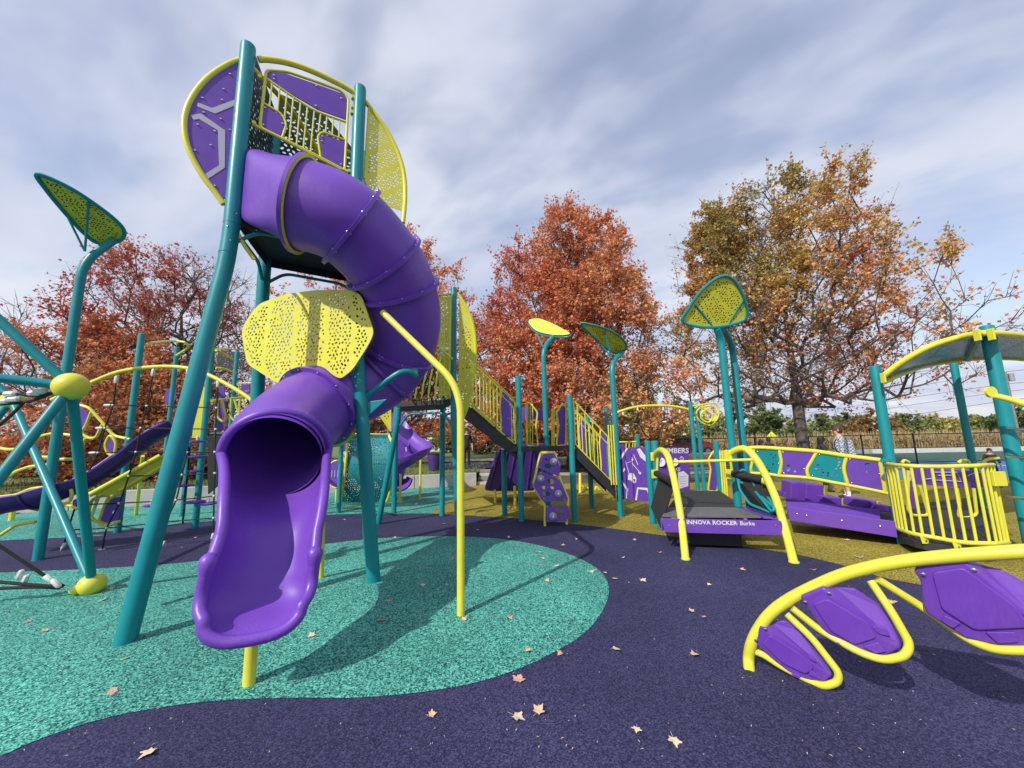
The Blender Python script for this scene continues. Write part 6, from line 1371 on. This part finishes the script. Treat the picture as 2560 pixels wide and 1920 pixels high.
for sg in (-1, 1): B().tube(cat([Wm(sg*.09, -.12, 1.42), Wm(sg*.10, 0, 1.47), Wm(sg*.11, .12, 1.36), Wm(sg*.13, .1, 1.15), Wm(sg*.12, -.1, 1.06)], 4), .012, 6).build('strap', 'shirt_dark', bo)
gg = P(2070, 1240, 10.3); person('person with long black hair in dark clothes facing the one in plaid', (gg.x, gg.y), 1.52, rad(-20), 'skin_dark', 'hair_black', 'shirt_dark', 'pants_dark', 'shirt_dark', long_hair=True)
gg = P(1912, 1200, 13.5); person('person with curly dark hair whose head shows above the bridge rail', (gg.x, gg.y), 1.40, rad(-60), 'skin_dark', 'hair_black', 'shirt_dark', 'pants_dark', 'shirt_dark', long_hair=True)
gg = P(1931, 1190, 14.6); person('person with short dark hair under the yellow sign', (gg.x, gg.y), 1.45, rad(-100), 'skin_dark', 'hair_black', 'shirt_dark', 'pants_dark', 'shirt_dark')
gg = P(1167, 1190, 16.5); person('person in black standing on the path behind the yellow support pole', (gg.x, gg.y), 1.7, rad(-60), 'skin_light', 'hair_black', 'shirt_dark', 'pants_dark', 'shirt_dark', z0=.4)
gg = P(2487, 1200, 10.5); person('person with dark hair standing beyond the roofed tower at the right', (gg.x, gg.y), 1.08, rad(-120), 'skin_light', 'hair_black', 'shirt_dark', 'pants_dark', 'shirt_dark')
# ================================================================ red car on the road
cx_, cy_ = (lambda p: (p.x, p.y))(P(1712, 1122, 29.5))
ct = thing('parked_car', 'dark red car parked on the road beyond the fence', 'car', (cx_, cy_, 0))
def cpt(x, y, z): return Vector((cx_+x, cy_+y, z))
pf = [(-2.2, .35), (-2.22, .62), (-2.1, .82), (-1.4, .92), (-.75, 1.38), (-.2, 1.46), (.65, 1.44), (1.35, 1.0), (2.05, .88), (2.2, .62), (2.18, .35)]
vs = []
for y, sc in ((-.86, .93), (-.9, 1), (.9, 1), (.86, .93)):
    for x, z in pf: vs.append(cpt(x*(sc if z > .9 else 1), y*(.82 if z > 1.2 else 1), z))
k = len(pf); fs = [tuple(range(k-1, -1, -1)), tuple(3*k+i for i in range(k))]
for r in range(3): fs += [(r*k+i, r*k+(i+1) % k, (r+1)*k+(i+1) % k, (r+1)*k+i) for i in range(k)]
B().add(vs, fs).build('body', 'car_red', ct, bevel=.05, ang=40)
for ol in ([(-1.2, 1.0), (-.72, 1.33), (-.15, 1.38), (-.15, 1.0)], [(-.08, 1.0), (-.08, 1.38), (.58, 1.36), (1.1, 1.02)]):
    panel('side_window', [cpt(x, -.80 if z > 1.2 else -.93, z) for x, z in ol], .02, (0, 1, .3), 'car_glass', ct, 0)
for x in (-1.35, 1.35):
    w_ = B().tube([cpt(x, -.93, .33), cpt(x, -.72, .33)], .33, 18).build('wheel', 'black_rubber', ct); B().tube([cpt(x, -.945, .33), cpt(x, -.93, .33)], .19, 14).build('rim', 'steel', w_)
    B().tube([cpt(x, .93, .33), cpt(x, .72, .33)], .33, 18).build('wheel', 'black_rubber', ct)
B().ball(cpt(-2.16, -.6, .68), (.06, .16, .08), 10, 6).build('headlight', 'white_paint', ct); B().ball(cpt(2.14, -.6, .72), (.05, .16, .08), 10, 6).build('tail_light', 'car_red', ct)
# yellow diamond sign
sg_ = P(1930, 1092, 40); st_ = thing('road_sign', 'small yellow diamond road sign on a post by the corn field', 'sign', (sg_.x, sg_.y, 0))
B().tube([(sg_.x, sg_.y+.03, 0), (sg_.x, sg_.y+.03, 1.75)], .03, 8).build('post', 'steel', st_)
zs_ = HZ(sg_, 1092); panel('plate', rnd_closed([Vector((sg_.x+dx, sg_.y, zs_+dz)) for dx, dz in ((0, .6), (.6, 0), (0, -.6), (-.6, 0))], .08, 3), .01, (0, 1, 0), 'sign_yellow', st_)
# utility pole and wires
up_ = P(2548, 1100, 38); ut = thing('utility_pole', 'wooden utility pole with wires at the right edge', 'utility pole', (up_.x, up_.y, 0))
zt2 = HZ(up_, 930); B().tube([(up_.x, up_.y, 0), (up_.x, up_.y, zt2)], [.17, .12], 10).build('pole', 'wood_grey', ut)
B().tube([(up_.x+.3, up_.y-.2, zt2-1.0), (up_.x+.3, up_.y-.2, zt2-.2)], .22, 12).build('transformer', 'steel', ut)
for i, (yl, yr) in enumerate(((985, 930), (1000, 960), (1018, 978), (1052, 1000))):
    a = P(1700, yl+65, 75); b = Vector((up_.x, up_.y, HZ(up_, yr))); c = P(2800, yr-10, 33); B().tube(cat([a, a.lerp(b, .5)+Vector((0, 0, -.5)), b, c], 8), .018, 4).build('wire', 'black_rubber', ut)
# white building beyond the lawn, hidden bench, timber bench and bin
bw_ = P(1010, 1110, 46); wb_ = thing('white_building', 'low white building with grey roof far behind the teal barrel', 'building', (bw_.x, bw_.y, .2))
B().box((bw_.x, bw_.y, 1.5), (12, 6, 2.6)).build('wall', 'siding', wb_, smooth=False)
B().add([(bw_.x+x*6.5, bw_.y+y*3.6, z) for x, y, z in ((-1, -1, 2.8), (1, -1, 2.8), (1, 1, 2.8), (-1, 1, 2.8), (-1, 0, 4.2), (1, 0, 4.2))], [(0, 1, 5, 4), (2, 3, 4, 5), (0, 4, 3), (1, 2, 5), (3, 2, 1, 0)]).build('roof', 'roof_grey', wb_, smooth=False)
for i in range(5): B().box((bw_.x-4.6+i*2.3, bw_.y-3.0, 1.6), (1.0, .08, 1.1)).build('window', 'car_glass', wb_, smooth=False)
bn_ = P(1085, 1165, 15.2); bi = thing('litter_bin', 'round purple litter bin on the path left of a teal leg', 'bin', (bn_.x, bn_.y, .4))
zb0 = .42; B().tube([(bn_.x, bn_.y, zb0), (bn_.x, bn_.y, zb0+.5), (bn_.x, bn_.y, zb0+.62), (bn_.x, bn_.y, zb0+.66)], [.2, .27, .27, .22], 18).build('drum', 'bin_purple', bi); B().tube([(bn_.x, bn_.y, zb0+.64), (bn_.x, bn_.y, zb0+.7)], [.29, .2], 18).build('lid', 'black_rubber', bi)
# timber bench behind the number panel
bp_ = P(1762, 1185, 13); be = thing('park_bench', 'brown timber bench standing beyond the number panel', 'bench', (bp_.x, bp_.y, 0))
mat('bench_wood', (.22, .08, .04), .6, var=.2, vscale=8)
for i in range(3): B().box((bp_.x, bp_.y+.14*i, .45), (1.3, .12, .035)).build('seat_slat', 'bench_wood', be, smooth=False, bevel=.006)
for i in range(3): B().box((bp_.x, bp_.y+.45, .6+.13*i), (1.3, .03, .1)).build('back_slat', 'bench_wood', be, smooth=False, bevel=.006)
for sx_ in (-.55, .55): B().tube(rnd([(bp_.x+sx_, bp_.y-.05, 0), (bp_.x+sx_, bp_.y-.03, .43), (bp_.x+sx_, bp_.y+.42, .43), (bp_.x+sx_, bp_.y+.5, .95)], .05), .022, 8).build('leg_frame', 'fence_black', be)
# white pipes of a play frame left behind the slide
# ================================================================ fallen leaves
def maple_leaf(seed, col):
    R_ = random.Random(seed); lob = [(0, 1.0), (.11, .66), (.17, .72), (.25, .55), (.36, .8), (.43, .92), (.5, .7), (.62, .5), (.78, .66), (.95, .3)]
    pts = []
    for sgn in (1, -1):
        sq = lob if sgn == 1 else lob[::-1]
        for f, r in sq:
            a = math.pi/2 - sgn*f*math.pi*.92; r *= R_.uniform(.85, 1.1)
            if sgn == -1 and f == 0: continue
            pts.append((math.cos(a)*r, math.sin(a)*r))
    cu_ = R_.uniform(.15, .75); cb2 = R_.uniform(-.1, .5)
    vs = [(x, y, cu_*abs(x)**1.6+cb2*max(0, y)**2+R_.uniform(0, .05)) for x, y in pts]+[(0, 0, .0)]
    k = len(pts); fs = [(i, (i+1) % k, k) for i in range(k)]
    st = len(vs); vs += [(-.02, -.2, .02), (.02, -.2, .02), (.06, -1.0, .12), (.03, -1.0, .14)]; fs.append((st, st+1, st+2, st+3))
    me = mesh(vs, fs); me.materials.append(MATS[col]); return me
mat('dry_leaf', (.58, .40, .25), .8, var=.25, vscale=2.5); mat('dry_leaf_red', (.50, .29, .21), .8, var=.25, vscale=2.5); mat('dry_leaf_pale', (.66, .52, .36), .8, var=.2, vscale=2.5)
LM = [maple_leaf(i, ('dry_leaf', 'dry_leaf_red', 'dry_leaf_pale')[i % 3]) for i in range(9)]
def fallen(px, py, size, label, grp, i):
    g = G(px, py); o = bpy.data.objects.new('fallen_leaf', LM[i % 9]); COL.objects.link(o); R_ = random.Random(px*7+py)
    o.location = (g.x, g.y, .008); o.scale = (size, size, size*.8); o.rotation_euler = (R_.uniform(-.2, .2), R_.uniform(-.2, .2), R_.uniform(0, 6.28)); o['label'] = label; o['category'] = 'leaf'
    if grp: o['group'] = grp
for i, (x, y, s, lb) in enumerate(((1291, 1794, .055, 'pale star shaped fallen leaf, left one of the foreground pair'), (1345, 1782, .05, 'tan fallen leaf, right one of the foreground pair'), (1295, 1703, .06, 'reddish fallen leaf with a long stem at the teal circle edge'), (1685, 1853, .045, 'lone pale fallen leaf nearest the bottom right of the navy surface'), (1077, 1790, .035, 'small tan fallen leaf below the teal circle'), (375, 1882, .055, 'tan fallen leaf nearest the bottom left corner'), (285, 1730, .05, 'rosy fallen leaf on teal near the left front'), (953, 1552, .06, 'curled brown fallen leaf in the slide shadow'))):
    fallen(x, y, s, lb, None, (2, 0, 1, 2, 0, 2, 1, 1)[i])
for i, (x, y) in enumerate(((998, 1424), (971, 1503), (1059, 1463), (1120, 1463), (1132, 1400), (985, 1345), (1160, 1552), (1272, 1548), (1352, 1381), (1358, 1398), (1352, 1414), (1392, 1416), (1366, 1453), (1437, 1408), (1480, 1430), (1323, 1630), (1402, 1636), (782, 1590), (115, 1578), (73, 1555), (310, 1650), (255, 1502), (850, 1428), (275, 1474))):
    fallen(x, y, .036+.016*((i*37) % 10)/10, 'small dry maple leaf lying on the teal circle', 'leaves on the teal circle', i)
for i, (x, y) in enumerate(((1514, 1434), (1539, 1448), (1606, 1451), (1649, 1383), (1588, 1351), (1557, 1396), (1407, 1365), (1443, 1349), (1775, 1463), (1730, 1530), (1758, 1544), (1539, 1625), (1736, 1640), (1193, 1326), (1272, 1345), (1855, 1426), (2035, 1427), (335, 1400), (490, 1345), (455, 1370), (1592, 1825), (2230, 1506), (1110, 1310), (240, 1332), (90, 1350), (780, 1310), (860, 1300))):
    fallen(x, y, .034+.02*((i*29) % 10)/10, 'small dry maple leaf lying on the navy rubber', 'leaves on the navy rubber', i)
for i, (x, y) in enumerate(((2115, 1352), (1905, 1338), (1560, 1272), (1380, 1260), (2060, 1330), (2150, 1395), (1700, 1262))):
    fallen(x, y, .06, 'small dry maple leaf lying on the gold rubber', 'leaves on the gold rubber', i)
for i, (x, y) in enumerate(((40, 1285), (180, 1290), (330, 1275), (560, 1270), (720, 1262), (1010, 1225), (1060, 1235), (1090, 1222), (920, 1270), (1040, 1262), (150, 1275), (400, 1285))):
    fallen(x, y, .08, 'small dry leaf lying on the far teal rubber', 'leaves on the far teal rubber', i)
# crumbs of leaf litter: far too many and too small to count
def litter():
    n = 230; pts = []
    while len(pts) < n:
        px, py = random.uniform(0, 2560), 1300+random.random()**.7*600
        g = G(px, py)
        if g.y < 14: pts.append(g)
    b = B()
    for g in pts:
        a = random.uniform(0, 6.28); s = random.uniform(.003, .007)*(1 if g.y < 4 else 1.5); e = random.uniform(1, 2.2); h = random.uniform(.002, .006)
        q = [(math.cos(a)*s*e, math.sin(a)*s*e), (-math.sin(a)*s*.5, math.cos(a)*s*.5), (-math.cos(a)*s*e, -math.sin(a)*s*e), (math.sin(a)*s*.5, -math.cos(a)*s*.5)]
        b.add([(g.x+x, g.y+y, .009+(h if i % 2 else 0)) for i, (x, y) in enumerate(q)], [(0, 1, 2, 3)])
    o = b.build('leaf_litter', 'dry_leaf', None, smooth=False); o['kind'] = 'stuff'; o['label'] = 'pale crumbs of leaf scattered over the rubber surface'; o['category'] = 'litter'
litter()
